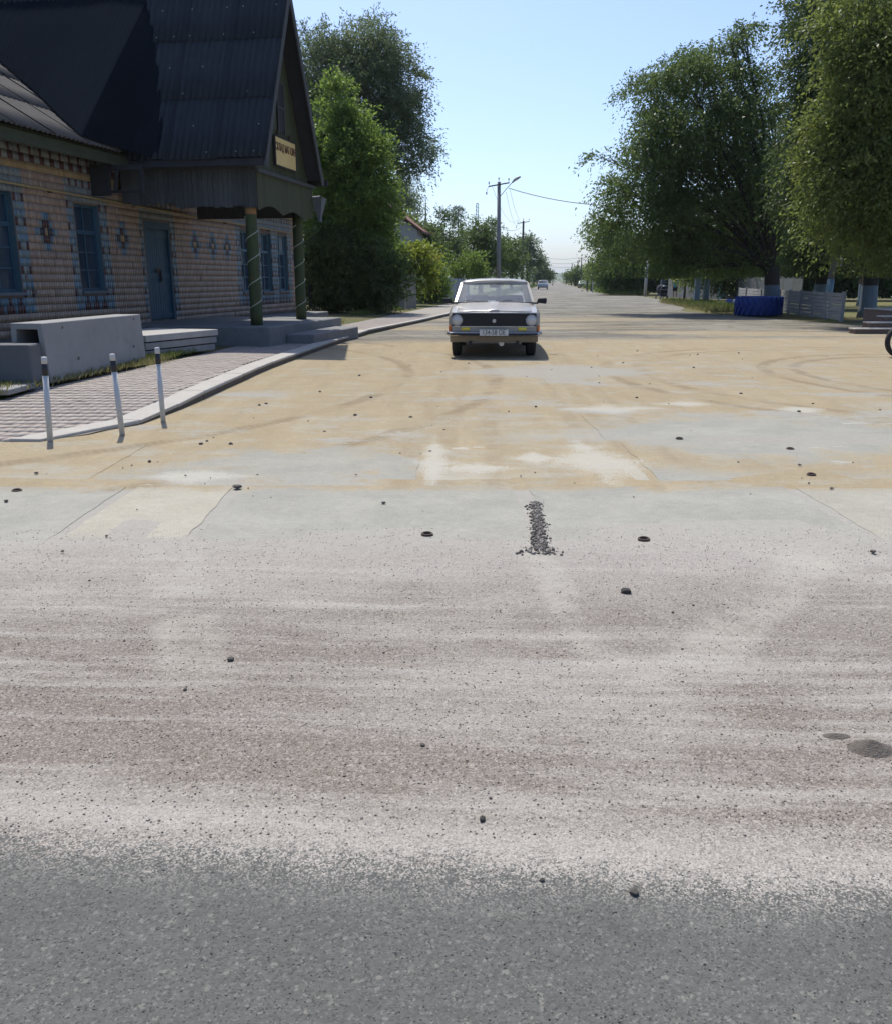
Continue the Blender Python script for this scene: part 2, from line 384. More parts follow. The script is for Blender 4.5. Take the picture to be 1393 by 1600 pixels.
# ------------------------------------------------------------------ pavement, kerb
KERB = [(-3.80, 7.84), (-3.40, 8.15), (-3.18, 8.8), (-3.05, 10.2), (-2.98, 14.5), (-2.62, 19.5), (-2.17, 24.6), (-.9, 31), (.09, 36.96), (1.85, 52), (4.0, 70)]
INNER = [(-7.2, 7.84), (-6.6, 8.2), (-6.0, 8.8), (-5.35, 10.0), (-4.90, 14.0), (-4.45, 18.5), (-3.69, 24.6), (-2.75, 31), (-1.75, 38.5), (.1, 53), (2.2, 70)]
def interp(poly, Y):
    for (x0, y0), (x1, y1) in zip(poly, poly[1:]):
        if y0 <= Y <= y1: return x0 + (x1-x0)*(Y-y0)/(y1-y0)
    return poly[0][0] if Y < poly[0][1] else poly[-1][0]
def swz(Y): return .012 + .088*min(1, max(0, (Y-7.84)/3.2))
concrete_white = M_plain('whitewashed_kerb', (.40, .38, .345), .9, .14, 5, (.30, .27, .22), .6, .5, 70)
kerb_dirt_shade = M_plain('dirt_shade_kerb_base', (.13, .105, .08), .95, .3, 6, (.08, .065, .05), .5, .6, 50)  # brown earth tone, with the shade of the kerb face put into it
kerb_root = tag(empty('kerb', (-3, 14, 0)), kind='structure')
Ys = list(np.arange(7.86, 24.3, 1.0)) + list(np.arange(24.6, 68, 2.0))
for Y0, Y1 in zip(Ys, Ys[1:]):
    if 23.5 < Y0 < 24.4: Y1 = 24.58
    g0, g1 = Y0 + .008, Y1 - .008
    wd = .30 if Y0 < 24.4 else .16
    m = MB(); P = []
    for Y in (g0, g1):
        xk = interp(KERB, Y); z = swz(Y) + .012 + random.uniform(-.003, .003)
        if Y0 > 24.4: z = .115
        P.append([(xk - wd + 3, Y - 14, -.08), (xk + 3, Y - 14, -.08), (xk + 3 + random.uniform(-.01, .01), Y - 14, z), (xk - wd + 3, Y - 14, z + .004)])
    cap = [[(x_, y_, max(z_, P[k][2][2] - .045)) if j < 2 else (x_, y_, z_) for j, (x_, y_, z_) in enumerate(P[k])] for k in (0, 1)]
    QF = [(0,1,2,3), (4,7,6,5), (0,4,5,1), (1,5,6,2), (2,6,7,3), (3,7,4,0)]
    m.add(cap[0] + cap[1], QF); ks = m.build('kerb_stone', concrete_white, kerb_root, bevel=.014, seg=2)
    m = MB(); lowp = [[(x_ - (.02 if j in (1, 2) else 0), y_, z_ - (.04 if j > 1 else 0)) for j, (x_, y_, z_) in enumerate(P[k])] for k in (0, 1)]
    m.add(lowp[0] + lowp[1], QF); m.build('kerb_base', kerb_dirt_shade, ks)
# pavers
def M_paver():
    g = NG('paver'); P = g.pos(); i = g.island(); n = g.noise(P, 1.1, 4); f = g.noise(P, 60, 3)
    c = g.mul(g.mix(i, (.29, .255, .230), (.33, .296, .268)), .82 + f*.26 + (n-.5)*.3)
    c = g.mix(g.ss(n, .55, .75)*.5, c, (.25, .22, .175))
    g.bsdf(c, .9, g.bump(f, .4, .004), spec=.2); return g.mat
V = []; F = []
def paver(cx, cy, wx, wy, z0, z1, ph):
    b = len(V); e = .018; gp = .0035
    x0, x1, y0, y1 = cx-wx/2+gp, cx+wx/2-gp, cy-wy/2+gp, cy+wy/2-gp
    ring = [(x0, y0), ((x0+x1)/2, y0 - e*ph), (x1, y0), (x1, y1), ((x0+x1)/2, y1 - e*ph), (x0, y1)]
    for q in (z0, z1): V.extend([(a, c, q) for a, c in ring])
    F.append([b+6, b+7, b+10, b+11]); F.append([b+7, b+8, b+9, b+10])
    for i in range(6): F.append([b+i, b+(i+1)%6, b+6+(i+1)%6, b+6+i])
Y = 7.98; r = 0
while Y < 34:
    xa, xb = interp(INNER, Y) + .02, interp(KERB, Y) - (.31 if Y < 24.5 else .17)
    X = xa + .055; k = 0
    while X < xb - .04:
        wz = swz(Y) + random.uniform(-.002, .002) + .003*math.sin(X*2.1 + Y)
        paver(X, Y, .112, .2, wz - .04, wz, 1 if k % 2 else -1); X += .112; k += 1
    Y += .2; r += 1
pv_root = tag(empty('sidewalk', (0, 0, 0)), kind='structure')
tag(link('paving_stones', np_mesh('paving_stones', V, F, M_paver()), pv_root), kind='stuff')
V = []; F = []
for Y in list(np.arange(7.84, 11, .4)) + list(np.arange(11, 70.1, 1.0)):
    V += [(interp(INNER, Y), Y, swz(Y) - (.014 if Y < 34 else 0)), (interp(KERB, Y) - .1, Y, swz(Y) - (.014 if Y < 34 else 0))]
for i in range(len(V)//2 - 1): F.append([2*i, 2*i+1, 2*i+3, 2*i+2])
def M_bed():
    g = NG('sidewalk_bed'); P = g.pos(); n = g.noise(P, 1.2, 5); f = g.noise(P, 30, 3); y = g.xyz(P)[1]
    c = g.mix(g.ss(y, 33.8, 34.2), (.19, .165, .145), g.mul(g.mix(n, (.26, .24, .215), (.32, .30, .265)), .8 + f*.3))
    g.bsdf(c, .95, g.bump(f, .4, .01), spec=.1); return g.mat
link('paving_bed', np_mesh('paving_bed', V, F, M_bed()), pv_root)
# verge between pavement and shop, raised earth
V = []; F = []
for Y in np.arange(7.84, 70.1, 1.0):
    xi = interp(INNER, Y); z = swz(Y)
    V += [(-30, Y, z + .02), (xi - .9, Y, z + .02), (xi + .01, Y, z - .012)]
for i in range(len(V)//3 - 1):
    for k in (0, 1): F.append([3*i+k, 3*i+k+1, 3*i+4+k, 3*i+3+k])
tag(link('verge', np_mesh('verge', V, F, MAT['dirt'])), kind='structure')

# ------------------------------------------------------------------ shop building
TH = math.atan((950 - 696.5)/FOC/math.sqrt(1 + ((800-YH)/FOC)**2))
VX = Vector((math.cos(TH), -math.sin(TH), 0)); UX = Vector((math.sin(TH), math.cos(TH), 0))
WALL_V, MID_U = -10.5, 20.0
shop = empty('shop_building', VX*WALL_V + UX*MID_U, -TH)
tag(shop, 'tiled single-storey shop with steep dark gabled porch roof and blue door', 'building')
def bl(v, u, z): return (v - WALL_V, u - MID_U, z)
class BM(MB):                                   # boxes given in shop coordinates v,u,z
    def b(s, v0, v1, u0, u1, z0, z1): return s.box(v0-WALL_V, v1-WALL_V, u0-MID_U, u1-MID_U, z0, z1)
paint_blue = M_plain('blue_paint', (.026, .075, .12), .55, .3, 9, (.08, .11, .13), .45, .2, 60, stretch=(1, 1, .3))
paint_blue2 = M_plain('pale_blue_paint', (.075, .145, .185), .6, .25, 9, (.14, .16, .16), .4, .2, 60)
wood_grey = M_plain('weathered_planks', (.075, .08, .082), .85, .35, 5, (.14, .14, .135), .5, .6, 40, stretch=(6, 6, .5), objrand=.22)
wood_green = M_plain('green_planks', (.062, .070, .034), .8, .3, 4, (.035, .036, .026), .5, .4, 40, stretch=(6, 6, .5), objrand=.15)
fascia_m = M_plain('mossy_fascia', (.052, .060, .036), .85, .45, 4, (.035, .055, .022), .6, .5, 40, stretch=(2, .6, 2))
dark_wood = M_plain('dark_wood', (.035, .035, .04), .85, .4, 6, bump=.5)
plaster = M_plain('plaster', (.42, .34, .26), .9, .15, 3)
def M_slate(name, c1, c2, moss):
    g = NG(name); p = g.obj(); x, y, z = g.xyz(p); rn = g.rnd()
    n = g.noise(g.vec(x*4 + rn*17, y*1.1, rn*31), 2.2, 6, .65); f = g.noise(p, 45, 3)
    c = g.mul(g.mix(n, c1, c2), .72 + rn*.15 + f*.14)
    c = g.mix(g.ss(g.noise(g.vec(x + rn*9, y + rn*5), 2.6, 5, .7), .56, .72)*.5, c, moss)
    g.bsdf(c, .9, g.bump(f, .4, .004), spec=.2); return g.mat
slate_dark = M_slate('old_dark_slate', (.026, .034, .044), (.055, .063, .073), (.035, .034, .040))
slate_grey = M_slate('old_grey_slate', (.075, .068, .062), (.15, .137, .126), (.07, .06, .045))

# openings in the front wall: u0,u1,z0,z1
WIN = [(13.60, 14.53, 1.24, 2.98), (16.40, 17.26, 1.24, 2.94), (24.47, 25.35, 1.12, 2.86), (25.98, 26.86, 1.12, 2.86), (27.38, 28.26, 1.12, 2.86), (10.7, 11.6, 1.24, 2.98)]
DOOR = (19.06, 20.28, .52, 2.78)
OPEN = WIN + [DOOR]
U0, U1, Z0, Z1 = 7.0, 29.66, .05, 4.0
def wall_grid(mb, v0, v1, us, zs, openings):
    us = sorted(set(us + [q for o in openings for q in o[:2]])); zs = sorted(set(zs + [q for o in openings for q in o[2:]]))
    for a, b in zip(us, us[1:]):
        for c, d in zip(zs, zs[1:]):
            um, zm = (a+b)/2, (c+d)/2
            if any(o[0] < um < o[1] and o[2] < zm < o[3] for o in openings): continue
            mb.b(v0, v1, a, b, c, d)
m = BM(); wall_grid(m, -10.85, -10.515, [U0, U1], [Z0, Z1], OPEN); m.build('wall', plaster, shop)
m = BM(); m.b(-20.5, -20.2, U0, U1, .05, 4.0); m.b(-20.2, -10.85, U0, U0+.3, .05, 4.0); m.b(-20.2, -10.85, U1-.3, U1, .05, 4.0); m.build('rear_wall', plaster, shop)
m = BM(); m.b(-20.2, -10.85, U0+.3, U1-.3, .3, .45); m.build('floor', dark_wood, shop)
m = BM(); m.b(-10.56, -10.46, U0, U1, .03, .44); m.build('plinth', M_plain('plinth', (.11, .105, .105), .9, .2, 3, (.07, .08, .08), .5), shop)
# facing tiles with the ornament laid in coloured tiles
TW, TZ = .0755, .1405
PAL = {'o': (.315, .222, .163), 't': (.165, .205, .218), 'b': (.090, .160, .212), 'g': (.185, .200, .195), 'r': (.070, .027, .025), 'w': (.25, .24, .21), 'y': (.33, .225, .11), 'd': (.035, .032, .038)}
nrow = int((Z1 - .44)/TZ)
def tile_kind(u, z, i, j):
    # flowers between the openings
    for fu, fz in ((15.42, 2.38), (18.12, 2.36), (21.6, 2.31), (22.6, 2.31), (23.52, 2.31), (28.95, 2.2), (12.6, 2.38)):
        a = abs((u - fu)/TW); b = abs(round((z - fz)/TZ)); q = a/1.7 + b
        if b <= 2 and a <= 4.2:
            if a < .9 and b == 0: return 'y'
            if q < 1.65 and b <= 1: return 'd' if b == 0 else 'r'
            if q < 2.75: return 't' if (int(a) + b) % 2 else 'b'
    if z > 3.53:                                       # frieze under the eaves
        b = int((z - 3.53)/TZ); k = i % 4
        if b == 0: return 'r' if k in (0, 1) else 'g'
        if b == 1: return 'r' if k == 0 else 'g'
        if b == 2: return 't' if k == 2 else 'g'
        if b == 3: return 'r' if k in (2, 3) else 'g'
        return 'r'
    if z > 3.39: return 'y'
    for o in WIN + [(DOOR[0], DOOR[1], DOOR[2], DOOR[3])]:
        isd = o is not None and abs(o[3] - DOOR[3]) < 1e-6 and o[0] == DOOR[0]
        nst = 4 if not isd else 3
        top = o[3]
        if o[0] - nst*TW < u < o[1] + nst*TW:
            if o[3] < z < o[3] + .42 + (.1 if not isd else 0):   # lintel panel
                b = int((o[3] + .50 - z)/TZ); k = i % 3
                return 'r' if (b == 0 and k == 0) else 'g'
            if not isd and o[2] - .42 < z < o[2] and o[0] < u < o[1]:
                b = int((o[2] - z)/TZ); k = i % 4
                if b == 2: return 'r' if k in (1, 2, 3) else 'b'
                if b == 1: return 'r' if k == 2 else 'b'
                return 'b'
            if o[2] - (.42 if not isd else 0) < z <= o[3]:
                a = int((o[0] - u)/TW) if u < o[0] else int((u - o[1])/TW) if u > o[1] else -1
                if a >= 0:
                    k = j % 3; side_ = a in (0, nst-1)
                    if k == 2: return 'r' if side_ else 'g'
                    if k == 1: return 't'
                    return 'b' if (a + j) % 2 else 't'
    return 'o'
V = []; F = []; C = []
ncol = int((U1 - U0)/TW)
for i in range(ncol):
    for j in range(nrow):
        u0 = U0 + i*TW; z0 = .44 + j*TZ; u, z = u0 + TW/2, z0 + TZ/2
        if any(o[0] - TW*.35 < u < o[1] + TW*.35 and o[2] - TZ*.35 < z < o[3] + TZ*.35 for o in OPEN): continue
        c = np.array(PAL[tile_kind(u, z, i, j)])
        rr = RNG.random(); c = c*(.80 + .36*rr); c = c*(1 + np.array((.05, 0, -.05))*(RNG.random()-.5)*2)
        if RNG.random() < .012: c = c*.6
        if RNG.random() < .003: continue                # a lost tile
        d = .0105 + .002*RNG.random(); gx, gz = .0018, .0040
        b = len(V); x0 = -.016; x1 = d - .004
        ua, ub, za, zb = u0 + gx - MID_U, u0 + TW - gx - MID_U, z0 + gz, z0 + TZ - gz
        tl = RNG.normal(0, .0007)
        V += [(x0, ua, za), (x0, ub, za), (x0, ub, zb), (x0, ua, zb), (x1-tl, ua, za), (x1+tl, ub, za), (x1+tl, ub, zb), (x1-tl, ua, zb)]
        F += [[b+4, b+5, b+6, b+7], [b, b+1, b+5, b+4], [b+1, b+2, b+6, b+5], [b+2, b+3, b+7, b+6], [b+3, b, b+4, b+7]]
        C += [(*c, 1)]*5
def M_tile():
    g = NG('facing_tile'); a = g.n('ShaderNodeAttribute', attribute_name='tile'); c = E(g, a.outputs['Color']); p = g.obj()
    x, y, z = g.xyz(p); n = g.noise(p, 3.0, 5, .6); f = g.noise(p, 60, 2); s = g.noise(g.vec(x, y*5, z*.5), 2.5, 5, .65)
    c = g.mul(c, .86 + n*.36); c = g.mix(g.ss(s, .52, .72)*.45, c, (.11, .09, .075)); c = g.mix(g.ss(z, 1.0, .5)*.45*g.ss(n, .3, .6), c, (.12, .10, .085))
    g.bsdf(c, g.ss(n, .3, .7, .32, .6), g.bump(f, .12, .003), spec=.45); return g.mat
me = np_mesh('facing_tiles', V, F, M_tile())
ca = me.attributes.new('tile', 'FLOAT_COLOR', 'FACE'); ca.data.foreach_set('color', np.array(C, np.float32).ravel())
tag(link('facing_tiles', me, shop), kind='stuff')
m = BM(); wall_grid(m, -10.514, -10.4985, [U0, U1], [.44, Z1], OPEN); m.build('mortar', M_plain('mortar', (.17, .13, .108), .95, .2, 5), shop)
# windows
def M_glass(name, tint=(.02, .03, .045), rough=.06):
    g = NG(name); p = g.obj(); n = g.noise(p, 2.3, 4); g.bsdf(g.mix(n, tint, tuple(q*2.2 for q in tint)), g.ss(n, .3, .8, rough, rough+.15), g.bump(g.noise(p, 1.3, 2), .05, .02), spec=.6); return g.mat
glass_m = M_glass('window_glass'); curtain_m = M_plain('window_curtain', (.20, .23, .25), .9, .3, 8, stretch=(1, 4, .3))
for wi, (u0, u1, z0, z1) in enumerate(WIN):
    fm = BM(); vf0, vf1 = -10.66, -10.60; t = .06; pm = paint_blue if wi not in (2, 3, 4) else paint_blue2
    fm.b(vf0, vf1, u0, u0+t, z0, z1); fm.b(vf0, vf1, u1-t, u1, z0, z1); fm.b(vf0, vf1, u0+t, u1-t, z0, z0+t); fm.b(vf0, vf1, u0+t, u1-t, z1-t, z1)
    zt = z0 + (z1-z0)*.68; um = (u0+u1)/2
    fm.b(vf0, vf1+.01, u0+t, u1-t, zt-.04, zt+.04); fm.b(vf0, vf1-.004, um-.022, um+.022, z0+t, zt-.04); fm.b(vf0, vf1-.004, um-.018, um+.018, zt+.04, z1-t)
    zs = [z0+t, z0+t+(zt-.04-z0-t)/3, z0+t+2*(zt-.04-z0-t)/3, zt-.04]
    for q in zs[1:3]: fm.b(vf0+.01, vf1-.008, u0+t, um-.022, q-.014, q+.014); fm.b(vf0+.01, vf1-.008, um+.022, u1-t, q-.014, q+.014)
    win = fm.build('window', pm, shop)
    for q_ in (u0, u1): rv = BM(); rv.b(-10.60, -10.508, q_-.003, q_+.004, z0, z1); rv.build('reveal', paint_blue2, win)
    sm_ = BM(); sm_.b(-10.62, -10.44, u0-.03, u1+.03, z0-.055, z0-.004); sm_.build('sill', M_plain('sill', (.13, .15, .17), .7), win)
    spans = [(u0+t, um-.022), (um+.022, u1-t)]
    for a, b in spans:
        for c, d in list(zip(zs, zs[1:])) + [(zt+.04, z1-t)]:
            q = BM(); q.b(-10.640, -10.634, a-.004, b+.004, c-.004, d+.004); q.build('pane', glass_m if random.random() < .8 or wi < 2 else curtain_m, win)
    if wi in (2, 3, 4):
        q = BM(); q.b(-10.70, -10.69, u0+.06, um + random.uniform(-.1, .25), z0+.1, z1-.1); q.build('curtain', curtain_m, win)
# door
u0, u1, z0, z1 = DOOR
dm = BM(); dm.b(-10.64, -10.505, u0, u0+.07, z0, z1); dm.b(-10.64, -10.505, u1-.07, u1, z0, z1); dm.b(-10.64, -10.505, u0+.07, u1-.07, z1-.16, z1)
door = dm.build('door', paint_blue, shop)
um = (u0+u1)/2
for a, b in ((u0+.07, um-.004), (um+.004, u1-.07)):
    q = BM(); q.b(-10.62, -10.575, a, b, z0+.02, z1-.16)
    n = 5
    for k in range(n):
        x0 = a + (b-a)*k/n; q.b(-10.575, -10.565, x0+.006, x0+(b-a)/n-.006, z0+.03, z1-.18)
    for zz in (z0+.06, z0+.98, z1-.34): q.b(-10.565, -10.55, a+.005, b-.005, zz, zz+.11)
    q.build('door_leaf', paint_blue, door)
q = BM(); q.b(-10.55, -10.50, um+.03, um+.055, z0+.92, z0+1.16); q.b(-10.55, -10.535, um+.01, um+.075, z0+.88, z0+1.2); q.build('handle', dark_wood, door)
q = BM(); q.b(-10.55, -10.52, um-.12, um-.02, z0+1.1, z0+1.2); q.build('padlock', iron_m, door)
# gas pipe along the wall
m = BM(); m.tube([bl(-10.40, U0, 3.12), bl(-10.40, 14.3, 3.10), bl(-10.40, 20, 3.03), bl(-10.40, 29.7, 2.95)], .022, 8)
gp = m.build('gas_pipe', M_plain('yellow_pipe', (.36, .27, .12), .6, .3, 8, (.2, .12, .06), .4), shop, True)
for u in (9.5, 12.6, 15.6, 18.6, 23.4, 26.6):
    q = BM(); q.b(-10.51, -10.40, u-.012, u+.012, 3.0-(u-20)*.011, 3.03-(u-20)*.011); q.b(-10.51, -10.495, u-.05, u+.05, 2.98-(u-20)*.011, 3.06-(u-20)*.011); q.build('pipe_bracket', iron_m, gp)

# ---- roofs of corrugated sheets
def sheet_mesh(name, wd, ln, mat, waves):
    nx = waves*6; xs = np.linspace(0, wd, nx+1); zz = .024*np.cos(xs/wd*waves*2*np.pi)
    V = []; F = []
    for y, dz in ((0, .022), (ln*.5, .011), (ln, 0)):
        for x, z in zip(xs, zz): V.append((x, y, z + dz))
    n1 = nx+1; N = len(V)
    V += [(a, b, c - .007) for a, b, c in V]
    for j in range(2):
        for i in range(nx):
            F.append((j*n1+i, j*n1+i+1, (j+1)*n1+i+1, (j+1)*n1+i)); F.append((N+j*n1+i, N+(j+1)*n1+i, N+(j+1)*n1+i+1, N+j*n1+i+1))
    for i in range(nx): F.append((i, N+i, N+i+1, i+1))
    return np_mesh(name, V, F, mat, True)
def lay(root, me, origin, ax, ay, nx, ny, wd, ln, lap_x, lap_y, clip=None, jit=.006):
    ax = Vector(ax).normalized(); ay = Vector(ay).normalized(); az = ax.cross(ay)
    for j in range(ny):
        for i in range(nx):
            o = Vector(origin) + ax*i*(wd-lap_x) + ay*j*(ln-lap_y) + az*(.004*(i % 2) + .002)
            o += ax*random.uniform(-jit, jit) + ay*random.uniform(-jit, jit)*3
            if clip and not clip(o + ax*wd/2 + ay*ln/2): continue
            ob = link('roof_sheet', me, root); rot = Matrix((ax, ay, az)).transposed().to_4x4()
            rot = rot @ Matrix.Rotation(random.uniform(-.004, .004), 4, 'Z')
            ob.matrix_local = Matrix.Translation(o) @ rot
SA = 2.0                                           # porch slope
RU, RZ = 19.42, 7.55                               # ridge
EV0, EV1 = -15.6, -6.92
roofA = empty('porch_roof', bl(-8, RU, 4), 0, shop)
def inA(v, u, z): return Vector(bl(v, u, z)) - Vector(bl(-8, RU, 4))
me = sheet_mesh('porch_sheet', 1.12, 1.52, slate_dark, 8)
lay(roofA, me, inA(EV0, RU - 1.86, RZ - 1.86*SA), (1, 0, 0), (0, 1, SA), 8, 3, 1.12, 1.52, .035, .13)
lay(roofA, me, inA(EV1, RU + 1.86, RZ - 1.86*SA), (-1, 0, 0), (0, -1, SA), 8, 3, 1.12, 1.52, .035, .13)
q = MB(); q.tube([inA(EV0, RU, RZ + .01), inA(EV1 + .02, RU, RZ + .01)], .09, 8); q.build('ridge_cap', slate_dark, roofA, True)
# nail washers
q = MB()
for j, s in enumerate((.14, .75, 1.52, 2.14, 2.9, 3.55)):
    for i in range(24):
        v = EV1 - .2 - i*.363 + random.uniform(-.05, .05)
        if random.random() < .5: continue
        du = s/math.sqrt(1+SA*SA); c = inA(v, RU - 1.86 + du, RZ - (1.86 - du)*SA); nrm = Vector((0, -SA, 1)).normalized()
        q.m = Matrix.Translation(c + nrm*.036) @ nrm.to_track_quat('Z', 'Y').to_matrix().to_4x4()
        q.lathe([(.015, 0), (.012, .006)], 6)
q.m = Matrix.Identity(4)
tag(q.build('nail_washers', M_plain('washer', (.34, .36, .36), .6), roofA), kind='stuff')
SM, EVM, EZM = .62, -9.78, 3.93                        # main roof slope and eave
roofM = empty('main_roof', bl(-12, 14, 4), 0, shop)
def inM(v, u, z): return Vector(bl(v, u, z)) - Vector(bl(-12, 14, 4))
me2 = sheet_mesh('main_sheet', 1.12, 1.52, slate_grey, 8)
def keep(o):                                       # sheets that would poke through the porch roof are cut away there
    p = o + Vector(bl(-12, 14, 4)); u = p.y + MID_U
    v_ = p.x + WALL_V
    return not (RU - 1.75 < u < RU + 1.75 and v_ > -11.2) and not (u > 16.6 + (-10.0 - v_)*.75 and u < RU and v_ > -13)
lay(roofM, me2, inM(EVM, 30.1 - 21*1.085, EZM), (0, 1, 0), (-1, 0, SM), 21, 5, 1.12, 1.52, .035, .13, keep)
q = BM(); q.m = Matrix.Translation(-Vector(bl(-12, 14, 4)))
q.add([bl(-15.6, 7.3, EZM + (-9.78+15.6)*SM), bl(-15.6, 30.1, EZM + 5.82*SM), bl(-21.4, 30.1, 3.9), bl(-21.4, 7.3, 3.9)], [(0, 1, 2, 3)])
q.build('rear_slope', slate_grey, roofM)
# the near slope flares out where it runs down onto the main roof
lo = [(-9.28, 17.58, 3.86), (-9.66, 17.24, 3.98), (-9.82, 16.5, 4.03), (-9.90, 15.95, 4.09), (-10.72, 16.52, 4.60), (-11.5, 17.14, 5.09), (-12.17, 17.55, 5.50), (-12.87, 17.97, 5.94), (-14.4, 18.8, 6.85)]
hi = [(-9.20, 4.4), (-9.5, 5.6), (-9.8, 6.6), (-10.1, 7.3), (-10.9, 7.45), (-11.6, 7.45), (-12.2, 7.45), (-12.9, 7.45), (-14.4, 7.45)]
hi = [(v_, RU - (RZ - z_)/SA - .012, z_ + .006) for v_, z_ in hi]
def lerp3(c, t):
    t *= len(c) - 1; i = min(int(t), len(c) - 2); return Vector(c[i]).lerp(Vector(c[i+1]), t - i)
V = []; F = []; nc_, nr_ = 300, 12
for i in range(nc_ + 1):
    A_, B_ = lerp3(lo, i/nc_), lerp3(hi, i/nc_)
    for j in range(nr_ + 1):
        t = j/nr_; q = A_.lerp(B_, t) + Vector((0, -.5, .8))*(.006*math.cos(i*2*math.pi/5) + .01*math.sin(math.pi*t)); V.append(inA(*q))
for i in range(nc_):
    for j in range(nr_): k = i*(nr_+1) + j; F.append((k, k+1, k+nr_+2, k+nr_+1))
link('flared_sheet', np_mesh('flared_sheet', V, F, M_plain('shade_dark_flare', (.012, .0155, .021), .98, .2, 3, bump=.1, spec=.0), True), roofA)  # near-black colour paints roof shade onto the sunlit flare
# fascia, soffit of main roof
m = BM(); m.b(-9.95, -9.90, U0-.2, 30.0, 3.70, 3.90); m.build('fascia', fascia_m, shop)
m = BM(); m.b(-10.5, -9.95, U0-.2, 30.0, 3.93, 3.955); m.build('soffit', fascia_m, shop)
# gable walls of the main roof end and gap under it
m = BM(); m.prism([bl(-10.6, 29.5, 4.0), bl(-20.4, 29.5, 4.0), bl(-15.6, 29.5, 7.4)], (0, .12, 0)); m.prism([bl(-10.6, 7.1, 4.0), bl(-20.4, 7.1, 4.0), bl(-15.6, 7.1, 7.4)], (0, .12, 0)); m.build('end_gable', wood_green, shop)
# ---- porch: skirt of planks, gable, columns, platform
GV = -7.30; PU0, PU1 = 18.0, 21.55
skirt = empty('porch_skirt', bl(GV, PU0, 3), 0, shop)
def sk(v, u, z): return Vector(bl(v, u, z)) - Vector(bl(GV, PU0, 3))
class SK(MB):
    def b(s, v0, v1, u0, u1, z0, z1):
        a, c = sk(v0, u0, z0), sk(v1, u1, z1); return s.box(a.x, c.x, a.y, c.y, a.z, c.z)
v = -10.35; i = 0
while v < GV - .05:
    wv = random.uniform(.095, .125); m = SK(); dz = random.uniform(-.03, .03)
    m.b(v + .003, min(v + wv, GV - .002) - .003, PU0 - .02 + random.uniform(-.006, .006), PU0 + .012, (2.94 if v > -9.2 else 3.02) + dz, 3.72); m.build('plank', wood_grey, skirt); v += wv
u = PU0 + .02; i = 0
while u < PU1 - .03:
    wu = random.uniform(.11, .14); m = SK(); t = (u - PU0)/(PU1 - PU0)
    zb = 2.88 + .13*abs(math.sin(t*math.pi*2.5)) - .05*t
    m.b(GV - .012 + random.uniform(-.006, .006), GV + .018, u + .003, min(u + wu, PU1) - .003, zb, 3.64); m.build('plank', wood_green, skirt); u += wu
m = SK()                                            # far side of the skirt
m.b(-10.35, GV - .02, PU1 - .03, PU1, 2.95, 3.72); m.build('plank', wood_grey, skirt)
m = BM(); m.b(-10.45, GV + .05, PU0 - .09, PU0 - .025, 3.70, 3.80); m.b(GV + .022, GV + .08, PU0 - .03, PU1 + .02, 3.62, 3.70); m.build('skirt_rail', wood_grey, shop)
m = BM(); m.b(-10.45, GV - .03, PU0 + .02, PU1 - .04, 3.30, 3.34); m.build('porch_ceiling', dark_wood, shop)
for a_, b_ in ((PU0 - .42, PU0 - .36), (PU1 + .15, PU1 + .21)): m = BM(); m.b(-10.45, -6.94, a_, b_, 3.70, 3.84); m.build('eave_board', dark_wood, shop)
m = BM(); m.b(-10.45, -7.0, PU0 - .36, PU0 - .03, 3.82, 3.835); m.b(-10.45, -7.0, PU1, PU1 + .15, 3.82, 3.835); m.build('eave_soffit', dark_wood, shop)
gable = empty('gable', bl(GV, RU, 3.7), 0, shop)
u = PU0 + .02
while u < PU1 - .02:
    wu = .12; m = MB(); a, b = u + .002, min(u + wu, PU1) - .002
    za = RZ - .12 - abs(a - RU)*SA; zb = RZ - .12 - abs(b - RU)*SA
    if min(za, zb) > 3.75:
        o0 = Vector(bl(GV, RU, 3.7)); x = random.uniform(-.004, .004)
        P = [Vector(bl(GV - .03 + x, a, 3.66)) - o0, Vector(bl(GV - .03 + x, b, 3.66)) - o0, Vector(bl(GV - .03 + x, b, zb)) - o0, Vector(bl(GV - .03 + x, a, za)) - o0]
        m.prism(P, (.022, 0, 0)); m.build('plank', wood_green, gable)
    u += wu
m = BM()
for s in (-1, 1):
    e = (RU + s*1.90, RZ - 1.90*SA - .06); a = (RU, RZ - .06)
    m.prism([bl(EV1 + .0, *e), bl(EV1 + .0, a[0], a[1]), bl(EV1 + .0, a[0], a[1] - .34), bl(EV1 + .0, e[0] - s*.14, e[1] - .04)], (.03, 0, 0))
m.build('barge_board', wood_grey, shop)
m = BM()
for s in (-1, 1):                                   # soffit boards under the verge
    m.prism([bl(GV, RU + s*1.84, RZ - 1.84*SA - .07), bl(GV, RU, RZ - .07), bl(GV, RU, RZ - .10), bl(GV, RU + s*1.82, RZ - 1.84*SA - .09)], (EV1 - GV - .01, 0, 0))
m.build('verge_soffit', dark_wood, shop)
m = BM(); m.b(GV - .005, GV + .015, 19.42, 19.80, 4.62, 5.62); gw = m.build('attic_window', dark_wood, shop)
m = BM()
for a in (19.40, 19.78): m.b(GV + .015, GV + .035, a, a + .05, 4.6, 5.66)
m.b(GV + .015, GV + .035, 19.45, 19.78, 5.1, 5.14); m.b(GV + .015, GV + .03, 19.45, 19.78, 5.62, 5.66); m.build('window_frame', wood_grey, gw)
